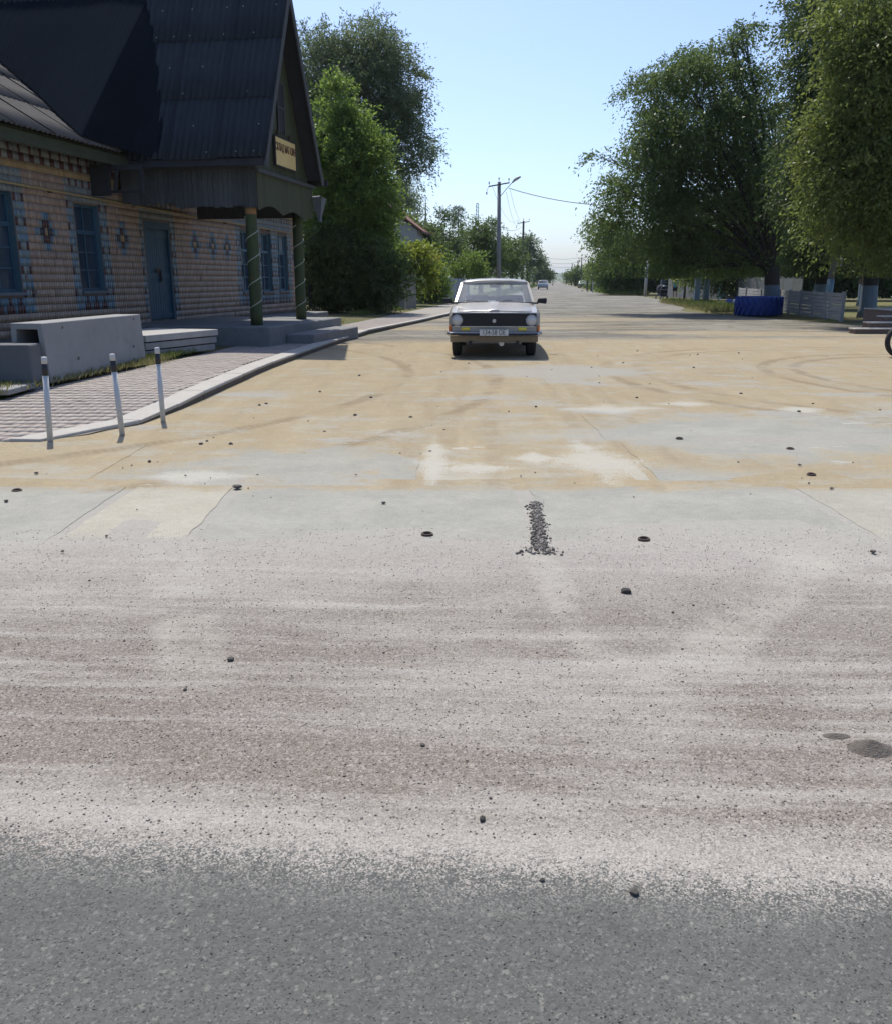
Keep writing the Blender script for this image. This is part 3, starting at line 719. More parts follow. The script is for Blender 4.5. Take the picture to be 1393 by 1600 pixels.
# sign board
m = BM(); m.b(GV + .03, GV + .06, 19.08, 20.32, 3.90, 4.47); sign = m.build('sign_board', M_plain('yellow_sign', (.74, .55, .22), .6, .12, 3, (.50, .37, .17), .5, .1), shop)
m = BM(); m.b(GV + .02, GV + .066, 19.05, 20.35, 4.47, 4.50); m.b(GV + .02, GV + .066, 19.05, 20.35, 3.87, 3.90); m.b(GV + .02, GV + .066, 19.05, 19.08, 3.9, 4.47); m.b(GV + .02, GV + .066, 20.32, 20.35, 3.9, 4.47); m.build('sign_frame', dark_wood, sign)
m = BM(); m.b(GV - .0, GV + .05, 19.3, 19.33, 4.5, 4.62); m.b(GV, GV + .05, 20.05, 20.08, 4.5, 4.62); m.build('sign_hook', iron_m, sign)
def text_mesh(name, txt, size, mat, parent, loc, rot, sx=1.0, extr=.004):
    cu = bpy.data.curves.new(name, 'FONT'); cu.body = txt; cu.size = size; cu.align_x = 'CENTER'; cu.align_y = 'CENTER'; cu.extrude = extr
    t = bpy.data.objects.new(name, cu); col.objects.link(t)
    dg = bpy.context.evaluated_depsgraph_get(); me = bpy.data.meshes.new_from_object(t.evaluated_get(dg)); bpy.data.objects.remove(t)
    me.materials.clear(); me.materials.append(mat); me.name = name
    o = link(name, me, parent, loc, rot, (sx, 1, 1)); return o
text_mesh('lettering', 'СКЛАД МАГАЗИН', .23, M_plain('brown_paint', (.10, .03, .02), .7), sign, bl(GV + .064, 19.70, 4.27), (math.pi/2, 0, math.pi/2), .62)
# columns
col_m = M_plain('green_log', (.055, .075, .03), .8, .45, 4, (.15, .085, .03), .35, .6, 30, stretch=(3, 3, .6))
for k, (v, u) in enumerate(((-7.52, 18.17), (-7.62, 21.32))):
    o0 = Vector(bl(v, u, .5)); ce = empty('column', o0, 0, shop); m = MB()
    m.lathe([(.13, .0), (.135, .3), (.125, 1.0), (.13, 1.7), (.118, 2.25), (.118, 2.55)], 20); m.build('shaft', col_m, ce, True)
    m = MB(); pts = []
    for t in np.linspace(0, 1, 90): a = t*2*math.pi*4.6 + k; pts.append((.131*math.cos(a), .131*math.sin(a), .06 + t*2.2))
    m.tube(pts, .011, 5); m.build('wound_rope', M_plain('rope', (.42, .44, .34), .8), ce, True)
    if k == 0: m = MB(); m.lathe([(.119, 2.30), (.121, 2.42), (.09, 2.54)], 20); m.build('bare_top', M_plain('bare_wood', (.30, .18, .08), .8, .3, 8), ce, True)
# platform and steps
plat_m = M_plain('porch_concrete', (.19, .192, .19), .9, .2, 3, (.12, .115, .11), .5, .5, 40)
m = BM(); m.b(-10.45, -6.95, 17.45, 22.55, .0, .50); m.build('platform', plat_m, shop, bevel=.02)
m = BM(); m.b(-6.95, -6.30, 18.4, 21.9, .0, .30); m.build('step', plat_m, shop, bevel=.02)
m = BM(); m.b(-10.45, -9.6, 22.55, 29.66, .0, .40); m.build('apron', plat_m, shop, bevel=.02)
# rain hopper on the skirt corner
m = MB(); P = []
for hw, z in ((.20, 3.42), (.17, 3.36), (.055, 2.98), (.05, 2.86)):
    for a, b in ((-1,-1),(1,-1),(1,1),(-1,1)): P.append(Vector(bl(GV + .14 + a*hw*.7, PU1 + .14 + b*hw, z)))
m.add(P, [(4*i+k, 4*i+(k+1)%4, 4*i+4+(k+1)%4, 4*i+4+k) for i in range(3) for k in range(4)])
m.build('rain_hopper', M_plain('galvanised', (.13, .15, .175), .6, .2, 6, metal=.2), shop)
m = BM(); m.tube([bl(GV + .14, PU1 + .25, 3.44), bl(-9.8, PU1 + 2.2, 3.50)], .05, 8); m.build('gutter', M_plain('gutter_zinc', (.10, .11, .12), .6), shop)
# dark timber bracket under the eaves, left of the porch
m = BM(); m.b(-10.48, -10.08, 17.05, 17.13, 3.12, 3.72); m.build('bracket_panel', dark_wood, shop)
m = BM(); m.b(-10.08, -9.40, 17.06, 17.12, 3.60, 3.70); m.b(-10.08, -9.40, 17.06, 17.12, 3.17, 3.22); m.bar(bl(-9.98, 17.09, 3.2), bl(-9.88, 17.09, 3.64), .06, .05); m.b(-9.40, -9.34, 17.06, 17.12, 3.15, 3.72); m.build('bracket_frame', dark_wood, shop)

# ------------------------------------------------------------------ concrete pieces by the shop
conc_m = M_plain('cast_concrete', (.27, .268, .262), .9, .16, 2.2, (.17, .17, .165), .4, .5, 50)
conc_d = M_plain('shade_dark_concrete', (.12, .125, .13), .9, .2, 2.2, (.12, .12, .12), .5, .5, 50)  # darker concrete for the block, shade put into the colour
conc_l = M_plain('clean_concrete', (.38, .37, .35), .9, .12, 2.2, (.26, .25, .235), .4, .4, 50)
tr = empty('concrete_trough', (-5.065, 12.85, .145), -math.atan2(.21, 3.1))
tag(tr, 'upturned grey concrete trough with sunlit top beside the paved walk', 'concrete trough')
m = MB(); L = 1.55
sec = [(0, 0), (-.04, .77), (-.46, .77), (-.50, 0), (-.43, 0), (-.39, .69), (-.11, .69), (-.07, 0)]
m.prism([(a, -L, b) for a, b in sec], (0, 2*L, 0)); m.build('shell', conc_m, tr, bevel=.012, seg=2)
for y, z in ((-1.05, .66), (1.25, .68), (-.75, .22), (1.1, .25)):
    m = MB(); m.tube([(-.04 - z*.055, y, z), (.02 - z*.06, y, z + .03), (.0 - z*.08, y + .05, z + .05)], .008, 6); m.build('lifting_loop', iron_m, tr)
bb = empty('concrete_block', (-5.95, 11.05, .08), R(3))
tag(bb, 'dark concrete block lying at the left edge against the upturned trough', 'concrete block')
m = MB(); m.prism([(-1.0, -.19, 0), (.74, -.19, 0), (.72, -.17, .59), (-1.0, -.17, .59)], (0, .38, 0)); m.build('block', conc_d, bb, bevel=.02, seg=2)
m = MB(); m.box(-.16, .16, -.35, .35, .0, .07); o = m.build('concrete_offcut', conc_m, bevel=.01); o.location = (-5.35, 10.55, .13)
tag(o, 'thin pale concrete offcut on the ground under the trough end', 'concrete piece')
for k in range(3):
    e = empty('concrete_slab', (-5.13 + .02*k, 16.1 + random.uniform(-.05, .05), .15 + k*.135), -R(20) + random.uniform(-.02, .02))
    tag(e, ['lowest slab of the flat concrete stack beside the porch', 'middle slab of the flat concrete stack beside the porch', 'topmost slab of the flat concrete stack, partly sunlit'][k], 'concrete slab', 'stacked slabs by the porch')
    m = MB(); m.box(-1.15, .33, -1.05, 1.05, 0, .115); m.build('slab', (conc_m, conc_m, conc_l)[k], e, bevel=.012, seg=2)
    m = MB()
    for a in (-.8, .8): m.box(-.9, .2, a-.04, a+.04, -.02, 0)
    m.build('spacer', dark_wood, e); 
# bollards
white_p = M_plain('bollard_white', (.52, .53, .53), .55, .12, 8, (.27, .26, .24), .4, .1)
black_p = M_plain('bollard_black', (.025, .025, .03), .5, .2, 8)
def bollard(x, y, h, tx, ty, lab):
    b = empty('bollard', (x, y, -.02)); b.rotation_euler = (tx, ty, 0)
    tag(b, lab, 'bollard', 'white posts at the pavement corner')
    m = MB(); m.lathe([(.026, 0), (.026, h-.17)], 14); m.build('post', white_p, b, True)
    m = MB(); m.lathe([(.0268, h-.17), (.0268, h-.065)], 14); m.build('black_band', black_p, b, True)
    m = MB(); m.lathe([(.0262, h-.065), (.0262, h-.012), (.022, h-.002), (.006, h)], 14); m.build('cap', white_p, b, True)
bollard(-3.69, 7.90, .80, 0, .045, 'leftmost white post with black band at the pavement corner')
bollard(-3.14, 8.24, .80, .02, -.02, 'middle white post with black band beside the white kerb')
bollard(-2.99, 9.02, .80, 0, .0, 'farthest white post with black band standing in the sand')

# ------------------------------------------------------------------ car
def loft(stations, ring):
    """stations: list of (y, params) -> ring(params) gives list of (x,z); closed tube with end caps"""
    V = []; F = []; n = None
    for y, p in stations:
        r = ring(*p); n = len(r); V += [(x, y, z) for x, z in r]
    for i in range(len(stations)-1):
        for k in range(n): F.append((i*n+k, i*n+(k+1)%n, (i+1)*n+(k+1)%n, (i+1)*n+k))
    F.append(tuple(range(n))); F.append(tuple((len(stations)-1)*n+k for k in range(n))[::-1])
    return V, F
def M_car(name, c, dirt=(.27, .23, .175)):
    g = NG(name); p = g.obj(); z = g.xyz(p)[2]; n = g.noise(p, 5, 4); n2 = g.noise(p, 30, 3)
    cc = g.mul(c, .72 + n*.12); cc = g.mix(g.ss(z + (n-.5)*.3, .62, .30)*.7, cc, dirt)
    g.bsdf(cc, g.ss(n2, .3, .7, .26, .42), spec=.5, coat=.25); return g.mat
chrome = M_plain('dull_chrome', (.45, .46, .48), .28, .15, 12, metal=.9, bump=0)
rubber = M_plain('rubber', (.022, .022, .022), .85, .25, 20)
blackpl = M_plain('black_plastic', (.012, .012, .014), .5, .2, 20, bump=.1)
seat_m = M_plain('seat_fabric', (.06, .065, .08), .9)
def M_autoglass():
    g = NG('car_glass'); gl = g.n('ShaderNodeBsdfGlossy'); gl.inputs['Roughness'].default_value = .04; gl.inputs['Color'].default_value = (.8, .85, .9, 1)
    tr_ = g.n('ShaderNodeBsdfTransparent'); tr_.inputs['Color'].default_value = (.92, .95, .96, 1)
    df = g.n('ShaderNodeBsdfDiffuse'); df.inputs['Color'].default_value = (.35, .37, .38, 1)
    lw = g.n('ShaderNodeLayerWeight'); lw.inputs['Blend'].default_value = .5
    fr = g.math('ADD', g.math('MULTIPLY', g.math('POWER', E(g, lw.outputs['Facing']), 4.0), .6), .045).s
    a = g.n('ShaderNodeMixShader'); a.inputs[0].default_value = .03
    g.t.links.new(tr_.outputs[0], a.inputs[1]); g.t.links.new(df.outputs[0], a.inputs[2])
    b = g.n('ShaderNodeMixShader'); g.t.links.new(fr, b.inputs[0]); g.t.links.new(a.outputs[0], b.inputs[1]); g.t.links.new(gl.outputs[0], b.inputs[2])
    g.t.links.new(b.outputs[0], g.out.inputs[0]); return g.mat
carglass = M_autoglass()
def M_lamp(name, c):
    g = NG(name); p = g.obj(); x, y, z = g.xyz(p)
    g.bsdf(c, .12, g.bump(g.math('SINE', x*160), .25, .004), spec=.8, coat=.4); return g.mat
def wheel(parent, x, y, r=.325, wd=.19):
    wq = empty('wheel', (x, y, r), 0, parent)
    m = MB(); h = wd/2
    m.lathe([(r*.62, -h*.8), (r*.80, -h), (r*.95, -h*.92), (r, -h*.6), (r*1.0, h*.6), (r*.95, h*.92), (r*.80, h), (r*.62, h*.8)], 28, 'x', closed=True); m.build('tyre', rubber, wq, True)
    m = MB(); m.lathe([(r*.62, -h*.7), (r*.55, -h*.2), (r*.2, -h*.1), (r*.2, h*.1), (r*.55, h*.2), (r*.62, h*.7)], 24, 'x'); m.build('rim', chrome, wq, True)
    return wq
def saloon(loc, rz, paint, label, detail=True, length=4.72, group=None):
    c = empty('parked_car', loc, rz); tag(c, label, 'car', group)
    def ring(w, zb, zs, zt):
        pts = [(0, zt), (w*.45, zt-.006), (w*.80, zt-.022), (w*.93, zs), (w*.985, zs-.06), (w, zs-.17), (w*.995, .58), (w*.965, min(.58, zb+.14)), (w*.94, zb), (0, zb)]
        return pts + [(-x, z) for x, z in pts[-2:0:-1]]
    A1, A2 = .80, 3.60; k = length/4.72
    st = [(.02, (.84, .52, .82, .84)), (.07, (.865, .34, .855, .875)), (.20, (.872, .30, .875, .895)), (A1-.36, (.888, .30, .90, .925)), (A1-.33, (.89, .62, .905, .93)), (A1+.33, (.90, .62, .935, .97)), (A1+.36, (.90, .27, .937, .975)),
          (1.45, (.905, .25, .955, 1.01)), (2.2, (.91, .25, .965, .99)), (A2-.36, (.908, .27, .955, .985)), (A2-.33, (.907, .62, .953, .983)), (A2+.33, (.90, .62, .93, .96)), (A2+.36, (.90, .32, .93, .96)), (4.55, (.875, .34, .90, .93)), (4.70, (.84, .45, .84, .87))]
    V, F = loft([(y*k, p) for y, p in st], ring)
    m = MB(); m.add(V, F); body = m.build('body', paint, c, True); 
    b = body.modifiers.new('bevel', 'BEVEL'); b.width = .012; b.segments = 2; b.limit_method = 'ANGLE'; b.angle_limit = R(35)
    # roof and pillars
    def rr(w, zt): 
        pts = [(0, zt), (w*.5, zt-.008), (w*.85, zt-.032), (w*.97, zt-.065), (w, zt-.11), (w*.93, zt-.095), (0, zt-.07)]
        return pts + [(-x, z) for x, z in pts[-2:0:-1]]
    V, F = loft([(y*k, p) for y, p in [(2.02, (.70, 1.445)), (2.12, (.715, 1.475)), (2.4, (.725, 1.492)), (2.9, (.725, 1.490)), (3.35, (.71, 1.462)), (3.5, (.70, 1.435))]], rr)
    m = MB(); m.add(V, F); m.build('roof', paint, c, True)
    bot = {'fl': (-.79, 1.44, 1.0), 'fr': (.79, 1.44, 1.0), 'rl': (-.80, 3.98, .96), 'rr': (.80, 3.98, .96)}
    top = {'fl': (-.685, 2.06, 1.385), 'fr': (.685, 2.06, 1.385), 'rl': (-.68, 3.46, 1.375), 'rr': (.68, 3.46, 1.375)}
    for q in bot:
        a, t = Vector(bot[q]), Vector(top[q]); a.y *= k; t.y *= k
        m = MB(); m.bar(a, t, .055 if q[0] == 'f' else .16, .06); m.build('pillar', paint, c)
    for s in (-1, 1):
        m = MB(); m.bar((s*.80, 2.72*k, .97), (s*.70, 2.72*k, 1.40), .06, .06); m.build('pillar', paint, c)
    def pane(name, P):
        m = MB(); P = [Vector(p) for p in P]; nrm = (P[1]-P[0]).cross(P[3]-P[0]).normalized()*.006; m.prism(P, nrm); return m.build(name, carglass, c)
    pane('windscreen', [(-.765, 1.46*k, 1.005), (.765, 1.46*k, 1.005), (.665, 2.05*k, 1.395), (-.665, 2.05*k, 1.395)])
    pane('rear_window', [(.74, 3.93*k, .975), (-.74, 3.93*k, .975), (-.64, 3.47*k, 1.385), (.64, 3.47*k, 1.385)])
    for s in (-1, 1):
        pane('side_window', [(s*.80, 1.56*k, .985), (s*.805, 2.69*k, .985), (s*.705, 2.69*k, 1.39), (s*.70, 2.12*k, 1.385)])
        pane('side_window', [(s*.805, 2.75*k, .985), (s*.80, 3.78*k, .965), (s*.70, 3.40*k, 1.375), (s*.705, 2.75*k, 1.39)])
    for x in (-.735, .735):
        for y in (A1, A2): wheel(c, x, y*k)
    if not detail: return c
    # screen rubber
    m = MB(); P = [(-.775, 1.447, 1.008), (.775, 1.447, 1.008), (.672, 2.042, 1.402), (-.672, 2.042, 1.402)]
    for a, b in zip(P, P[1:] + P[:1]): m.bar(a, b, .022, .02)
    m.build('screen_seal', blackpl, c)
    # bonnet with shut lines and centre rib
    def hr(w, zt): return [(-w, zt-.010), (-w*.6, zt+.002), (-.11, zt+.006), (-.07, zt+.022), (.07, zt+.022), (.11, zt+.006), (w*.6, zt+.002), (w, zt-.010), (w, zt-.03), (-w, zt-.03)]
    V, F = loft([(.075, (.70, .884)), (.2, (.71, .906)), (.8, (.715, .958)), (1.36, (.72, 1.012))], hr)
    m = MB(); m.add(V, F); m.build('bonnet', paint, c, True, bevel=.006)
    # front: dark grille panel, lamps, emblem, bumper
    m = MB(); m.box(-.80, .80, -.012, .05, .605, .842); gr_ = m.build('grille', blackpl, c, bevel=.01)
    for i in range(6):
        m = MB(); m.box(-.585, .585, -.022, -.010, .632 + i*.034, .642 + i*.034); m.build('grille_bar', blackpl, gr_)
    for i in range(-9, 10):
        m = MB(); m.box(i*.062-.004, i*.062+.004, -.018, -.010, .625, .83); m.build('grille_rib', blackpl, gr_)
    m = MB(); m.box(-.84, .84, -.02, .03, .842, .864); m.build('grille_trim', chrome, c, bevel=.005)
    m = MB(); m.box(-.78, .78, -.016, .03, .592, .606); m.build('lower_trim', chrome, c)
    m = MB(); m.lathe([(.034, -.03), (.038, -.015)], 16, 'y', (0, 0, .705)); m.build('emblem', chrome, c)
    for s in (-1, 1):
        hl = empty('headlight', (s*.705, -.02, .715), 0, c)
        m = MB(); m.lathe([(.108, .03), (.108, -.012), (.094, -.016), (.094, .03)], 28, 'y', closed=True); m.build('bezel', chrome, hl, True)
        m = MB(); m.lathe([(.096, .0), (.085, -.018), (.055, -.032), (.01, -.038)], 28, 'y'); m.build('lens', M_lamp('headlamp_glass', (.45, .45, .43)), hl, True)
        m = MB(); m.box(s*.54-.08, s*.54+.08, -.028, .03, .525, .588); m.build('fog_lamp', M_lamp('yellow_lamp', (.60, .50, .03)), c, bevel=.012, seg=2)
        m = MB(); m.box(s*.842-.024, s*.842+.024, .0, .12, .50, .62); m.build('turn_signal', M_lamp('orange_lamp', (.55, .12, .02)), c, bevel=.01)
        m = MB(); m.prism([(s*.86, 1.52, .985), (s*.90, 1.52, 1.0), (s*1.065, 1.50, .985), (s*1.075, 1.50, 1.085), (s*1.05, 1.50, 1.10), (s*.90, 1.52, 1.095)], (0, .07, 0)); mi = m.build('mirror', blackpl, c, bevel=.012)
        m = MB(); m.bar((s*.78, 1.55, .99), (s*.90, 1.54, 1.0), .05, .03); m.build('mirror_stalk', blackpl, mi)
        m = MB(); m.tube([(s*.12, 1.40, 1.012), (s*.32 - .12, 1.47, 1.04), (s*.5 - .14, 1.485, 1.05)], .007, 5); m.build('wiper', blackpl, c)
        m = MB(); m.box(s*.45-.03, s*.45+.03, .02, .1, .24, .33); m.build('tow_bracket', blackpl, c)
    # valance and bumper
    m = MB(); m.prism([(-.80, .0, .50), (.80, .0, .50), (.80, .0, .60), (-.80, .0, .60)], (0, .05, 0)); m.build('front_panel', paint, c)
    m = MB(); m.prism([(-.84, .06, .30), (.84, .06, .30), (.84, .0, .425), (-.84, .0, .425)], (0, .05, 0)); m.build('valance', M_car('valance', (.17, .135, .075)), c, bevel=.01)
    m = MB(); m.tube([(-.885, .42, .462), (-.875, .1, .462), (-.83, -.05, .462), (-.6, -.085, .462), (0, -.095, .462), (.6, -.085, .462), (.83, -.05, .462), (.875, .1, .462), (.885, .42, .462)], .040, 10); bp = m.build('bumper', chrome, c, True)
    m = MB(); m.tube([(-.82, -.09, .462), (-.6, -.122, .462), (.6, -.122, .462), (.82, -.09, .462)], .020, 8); m.build('bumper_strip', blackpl, bp, True)
    m = MB(); m.box(-.27, .27, -.165, -.155, .438, .552); pl = m.build('number_plate', M_plain('plate_white', (.62, .62, .60), .5, .1, 10, (.4, .38, .33), .4, .05), c)
    text_mesh('plate_text', '134-58 ОЕ', .125, M_plain('plate_black', (.01, .01, .01), .5), pl, (0, -.168, .495), (math.pi/2, 0, 0), .80, .0015)
    # interior
    m = MB(); m.box(-.76, .76, 1.5, 1.85, .80, .985); m.build('dashboard', blackpl, c, bevel=.04, seg=2)
    for s in (-1, 1):
        m = MB(); m.box(s*.36-.25, s*.36+.25, 2.35, 2.47, .45, 1.14); m.build('seat', seat_m, c, bevel=.05, seg=3)
        m = MB(); m.box(s*.36-.25, s*.36+.25, 1.95, 2.40, .42, .60); m.build('seat_cushion', seat_m, c, bevel=.05, seg=3)
    m = MB(); m.box(-.65, .65, 3.25, 3.4, .45, 1.10); m.build('rear_seat', seat_m, c, bevel=.05, seg=3)
    m = MB(); pts = [(.37 + .19*math.cos(a), 1.86 + .06*math.sin(a), .97 + .17*math.sin(a)) for a in np.linspace(0, 2*math.pi, 21)]; m.tube(pts, .014, 6, False); m.build('steering_wheel', blackpl, c, True)
    m = MB(); m.box(-.1, .1, 2.06, 2.09, 1.30, 1.36); m.build('rear_view_mirror', blackpl, c)
    m = MB(); m.box(-.14, .02, 1.80, 1.84, .99, 1.05); m.build('dashboard_paper', M_plain('paper', (.6, .6, .58), .9), c)
    m = MB(); m.lathe([(.05, -.0), (.05, .1)], 12, 'y', (.15, .3, .26)); m.build('sump', chrome, c)
    return c
white_car = M_car('off_white_paint', (.37, .345, .30))
yaw = math.atan2(.955, 17.5)
saloon((.955 - .8*math.sin(yaw), 17.5 - .8*math.cos(yaw), 0), -yaw, white_car, 'old off-white saloon with black grille parked facing the viewer on sand')
p = at(845, 445, 150); saloon((p.x, 148, 0), -RD, M_car('far_white', (.6, .6, .6)), 'small distant white car parked at the left side of the street', False, 4.2)
p = at(906, 448, 170); saloon((p.x, 168, 0), -RD - .15, M_car('far_dark', (.10, .115, .14)), 'small distant dark car parked under bushes on the right', False, 4.2)

# ------------------------------------------------------------------ right-hand side
# tractor tyre
blue_t = M_plain('blue_tyre_paint', (.012, .05, .26), .55, .3, 6, (.03, .04, .10), .4, .3, 40)
ty = empty('tractor_tyre', (13.1, 37.0, 0)); tag(ty, 'large blue-painted tractor tyre lying flat as a planter', 'tyre')
m = MB(); m.lathe([(.52, .10), (.62, .02), (.82, .03), (.90, .12), (.90, .70), (.82, .80), (.62, .81), (.52, .72)], 40, closed=True); m.build('carcass', blue_t, ty, True)
for k in range(22):
    a = 2*math.pi*k/22; m = MB(); P = []
    for z, da in ((.06, -.10), (.42, .10)):
        P.append((.925*math.cos(a+da), .925*math.sin(a+da), z))
    m.bar(P[0], P[1], .075, .09, (math.cos(a), math.sin(a), 0)); m.build('tread_lug', blue_t, ty)
    b_ = a + math.pi/22; m = MB(); m.bar((.925*math.cos(b_+.1), .925*math.sin(b_+.1), .42), (.925*math.cos(b_-.1), .925*math.sin(b_-.1), .78), .075, .09, (math.cos(a), math.sin(a), 0)); m.build('tread_lug', blue_t, ty)
m = MB(); m.lathe([(.56, .60), (.56, .64)], 24); m.build('soil', MAT['dirt'], ty)
# low concrete panel fence
pf = M_plain('pale_panel', (.33, .325, .315), .9, .15, 3, (.25, .22, .19), .45, .3, 40)
lf = empty('panel_fence', (14.25, 31.7, 0), -math.atan2(2.65, 19.3)); tag(lf, 'low pale concrete panel fence behind the blue tyre', 'fence')
NP = 10; PLn = 1.95
for i in range(NP+1):
    m = MB(); m.box(-.06, .06, i*PLn-.06, i*PLn+.06, 0, 1.06); m.build('post', pf, lf, bevel=.01)
    if i < NP:
        y0 = i*PLn + .06; y1 = (i+1)*PLn - .06; tilt = random.uniform(-.01, .01)
        for k in range(7):
            z0 = .05 + k*.138; m = MB(); m.box(-.028 + tilt*k, .028 + tilt*k, y0, y1, z0 + .006, z0 + .130); m.build('board', pf, lf, bevel=.006)
# tall fence behind
def tall_fence(a, b, n, h, mats, lab, name='board_fence'):
    a = Vector((*a, 0)); b = Vector((*b, 0)); d = b - a; L = d.length
    f = empty(name, a, math.atan2(d.y, d.x)); tag(f, lab, 'fence')
    for i in range(n):
        x0 = L*i/n; x1 = L*(i+1)/n; hh = h + random.uniform(-.08, .08)
        m = MB(); m.box(x0 + .01, x1 - random.uniform(.01, .05), -.02, .02, .06, hh); m.build('panel', mats[i % len(mats)] if isinstance(mats, list) else mats(i), f)
        if i % 2 == 0:
            m = MB(); m.box(x0 - .05, x0 + .05, .025, .10, 0, hh + .06); m.build('post', dark_wood, f)
    m = MB(); m.box(0, L, .022, .06, h*.35, h*.35 + .06); m.box(0, L, .022, .06, h*.8, h*.8 + .06); m.build('rail', wood_grey, f)
    return f
pale_b = M_plain('pale_boards', (.30, .295, .28), .85, .2, 3, (.2, .18, .16), .5)
blue_b = M_plain('blue_boards', (.10, .22, .32), .7, .25, 3, (.2, .22, .24), .5)
grey_b = M_plain('grey_boards', (.26, .27, .27), .85, .25, 3, objrand=.2)
slateb = M_plain('slate_blue_boards', (.22, .28, .33), .8, .2, 3, objrand=.15)
tall_fence((19.0, 76.0), (22.9, 57.0), 18, 1.72, [pale_b, pale_b, grey_b, pale_b, pale_b, grey_b, pale_b, grey_b, blue_b, pale_b, grey_b, pale_b, pale_b, grey_b], 'tall patched fence of pale and blue boards under the trees on the right')
tall_fence((24.0, 96.0), (19.4, 80.5), 14, 1.5, [slateb, grey_b], 'distant dull blue board fence behind the pram')
m = MB(); m.box(-.17, .17, -.14, .14, 0, 1.66); m.box(-.19, .19, -.16, .16, 1.66, 1.70); o = m.build('gate_pillar', slateb, bevel=.01); o.location = (16.3, 57.6, 0)
tag(o, 'slate-blue gate pillar standing on the grass verge beside a leaning trunk', 'pillar')
for i, (x, y) in enumerate(((18.0, 56.2), (18.35, 56.0), (18.75, 55.6))):
    m = MB(); m.lathe([(.10, 0), (.22, .03), (.25, .12), (.20, .24), (.08, .30)], 14); o = m.build('painted_stone', M_plain('blue_stone%d' % i, ((.05, .10, .42), (.5, .5, .55), (.04, .08, .40))[i], .6, .3, 9), None, True); o.location = (x, y, 0)
    tag(o, ['left blue painted stone edging the flower bed by the fence', 'white painted stone between two blue ones by the fence', 'right blue painted stone edging the flower bed by the fence'][i], 'stone', 'painted edging stones')
# stone steps on the right
stone_r = M_plain('rubble_stone', (.16, .11, .085), .9, .5, 14, (.30, .25, .2), .4, .8, 25)
tread = M_plain('step_tread', (.42, .39, .35), .9, .15, 3)
sp = empty('stone_steps', (11.45, 24.5, 0)); tag(sp, 'rubble-faced stone steps with pale treads at the right edge', 'steps')
for k in range(4):
    x0 = k*.55; y0 = k*.36; m = MB(); m.box(x0, 5.5, y0, y0 + (.36 if k < 3 else 2.0) + .05, .0, .155*(k+1) - .04); m.build('riser', stone_r, sp)
    m = MB(); m.box(x0 - .04, 5.5, y0 - .05, y0 + (.37 if k < 3 else 2.0), .155*(k+1) - .04, .155*(k+1)); m.build('tread', tread, sp, bevel=.012)
# motorcycle whose front wheel just enters the picture
mo = empty('motorcycle', (8.82, 16.95, 0), R(8)); tag(mo, 'black motorcycle wheel just entering at the right edge near the steps', 'motorcycle')
def bikewheel(x):
    q = empty('wheel', (x, 0, .315), 0, mo)
    m = MB(); m.lathe([(.245, -.045), (.275, -.056), (.305, -.042), (.315, -.015), (.315, .015), (.305, .042), (.275, .056), (.245, .045)], 36, 'y', closed=True); m.build('tyre', rubber, q, True)
    m = MB(); m.lathe([(.25, -.03), (.238, -.03), (.230, 0), (.238, .03), (.25, .03)], 36, 'y', closed=True); m.build('rim', chrome, q, True)
    m = MB(); m.lathe([(.07, -.05), (.07, .05)], 16, 'y'); m.build('hub', chrome, q)
    for k in range(18):
        a = 2*math.pi*k/18; m = MB(); m.tube([(.06*math.cos(a), .03*(-1)**k, .06*math.sin(a)), (.235*math.cos(a+.2), 0, .235*math.sin(a+.2))], .003, 4); m.build('spoke', chrome, q)
bikewheel(0); bikewheel(1.28)
red_m = M_car('dark_red_tank', (.20, .02, .02))
m = MB(); m.tube([(0, -.09, .315), (.22, -.09, .80), (.27, -.09, .98)], .022, 8); m.build('fork', chrome, mo, True)
m = MB(); m.tube([(0, .09, .315), (.22, .09, .80), (.27, .09, .98)], .022, 8); m.build('fork', chrome, mo, True)
m = MB(); m.tube([(.24, -.36, 1.02), (.26, -.2, 1.04), (.26, .2, 1.04), (.24, .36, 1.02)], .014, 8); m.build('handlebar', chrome, mo, True)
m = MB(); m.tube([(.28, 0, .86), (.5, 0, .52), (.75, 0, .36), (1.0, 0, .38), (1.28, 0, .315)], .025, 8); m.tube([(.28, 0, .88), (.75, 0, .78), (1.15, 0, .74), (1.28, 0, .4)], .022, 8); m.build('frame', blackpl, mo, True)
m = MB(); m.tube([(.34, 0, .84), (.45, 0, .88), (.62, 0, .88), (.78, 0, .80)], [.06, .13, .14, .07], 12); m.build('fuel_tank', red_m, mo, True)
m = MB(); m.tube([(.74, 0, .80), (.85, 0, .82), (1.2, 0, .84), (1.42, 0, .86)], [.09, .12, .13, .07], 10); m.build('seat', blackpl, mo, True)
m = MB(); m.box(.50, .86, -.13, .13, .30, .60); m.build('engine', chrome, mo, bevel=.04)
m = MB(); m.lathe([(.03, .08), (.09, .02), (.095, -.03)], 16, 'x', (.14, 0, .88)); m.build('headlight', chrome, mo, True)
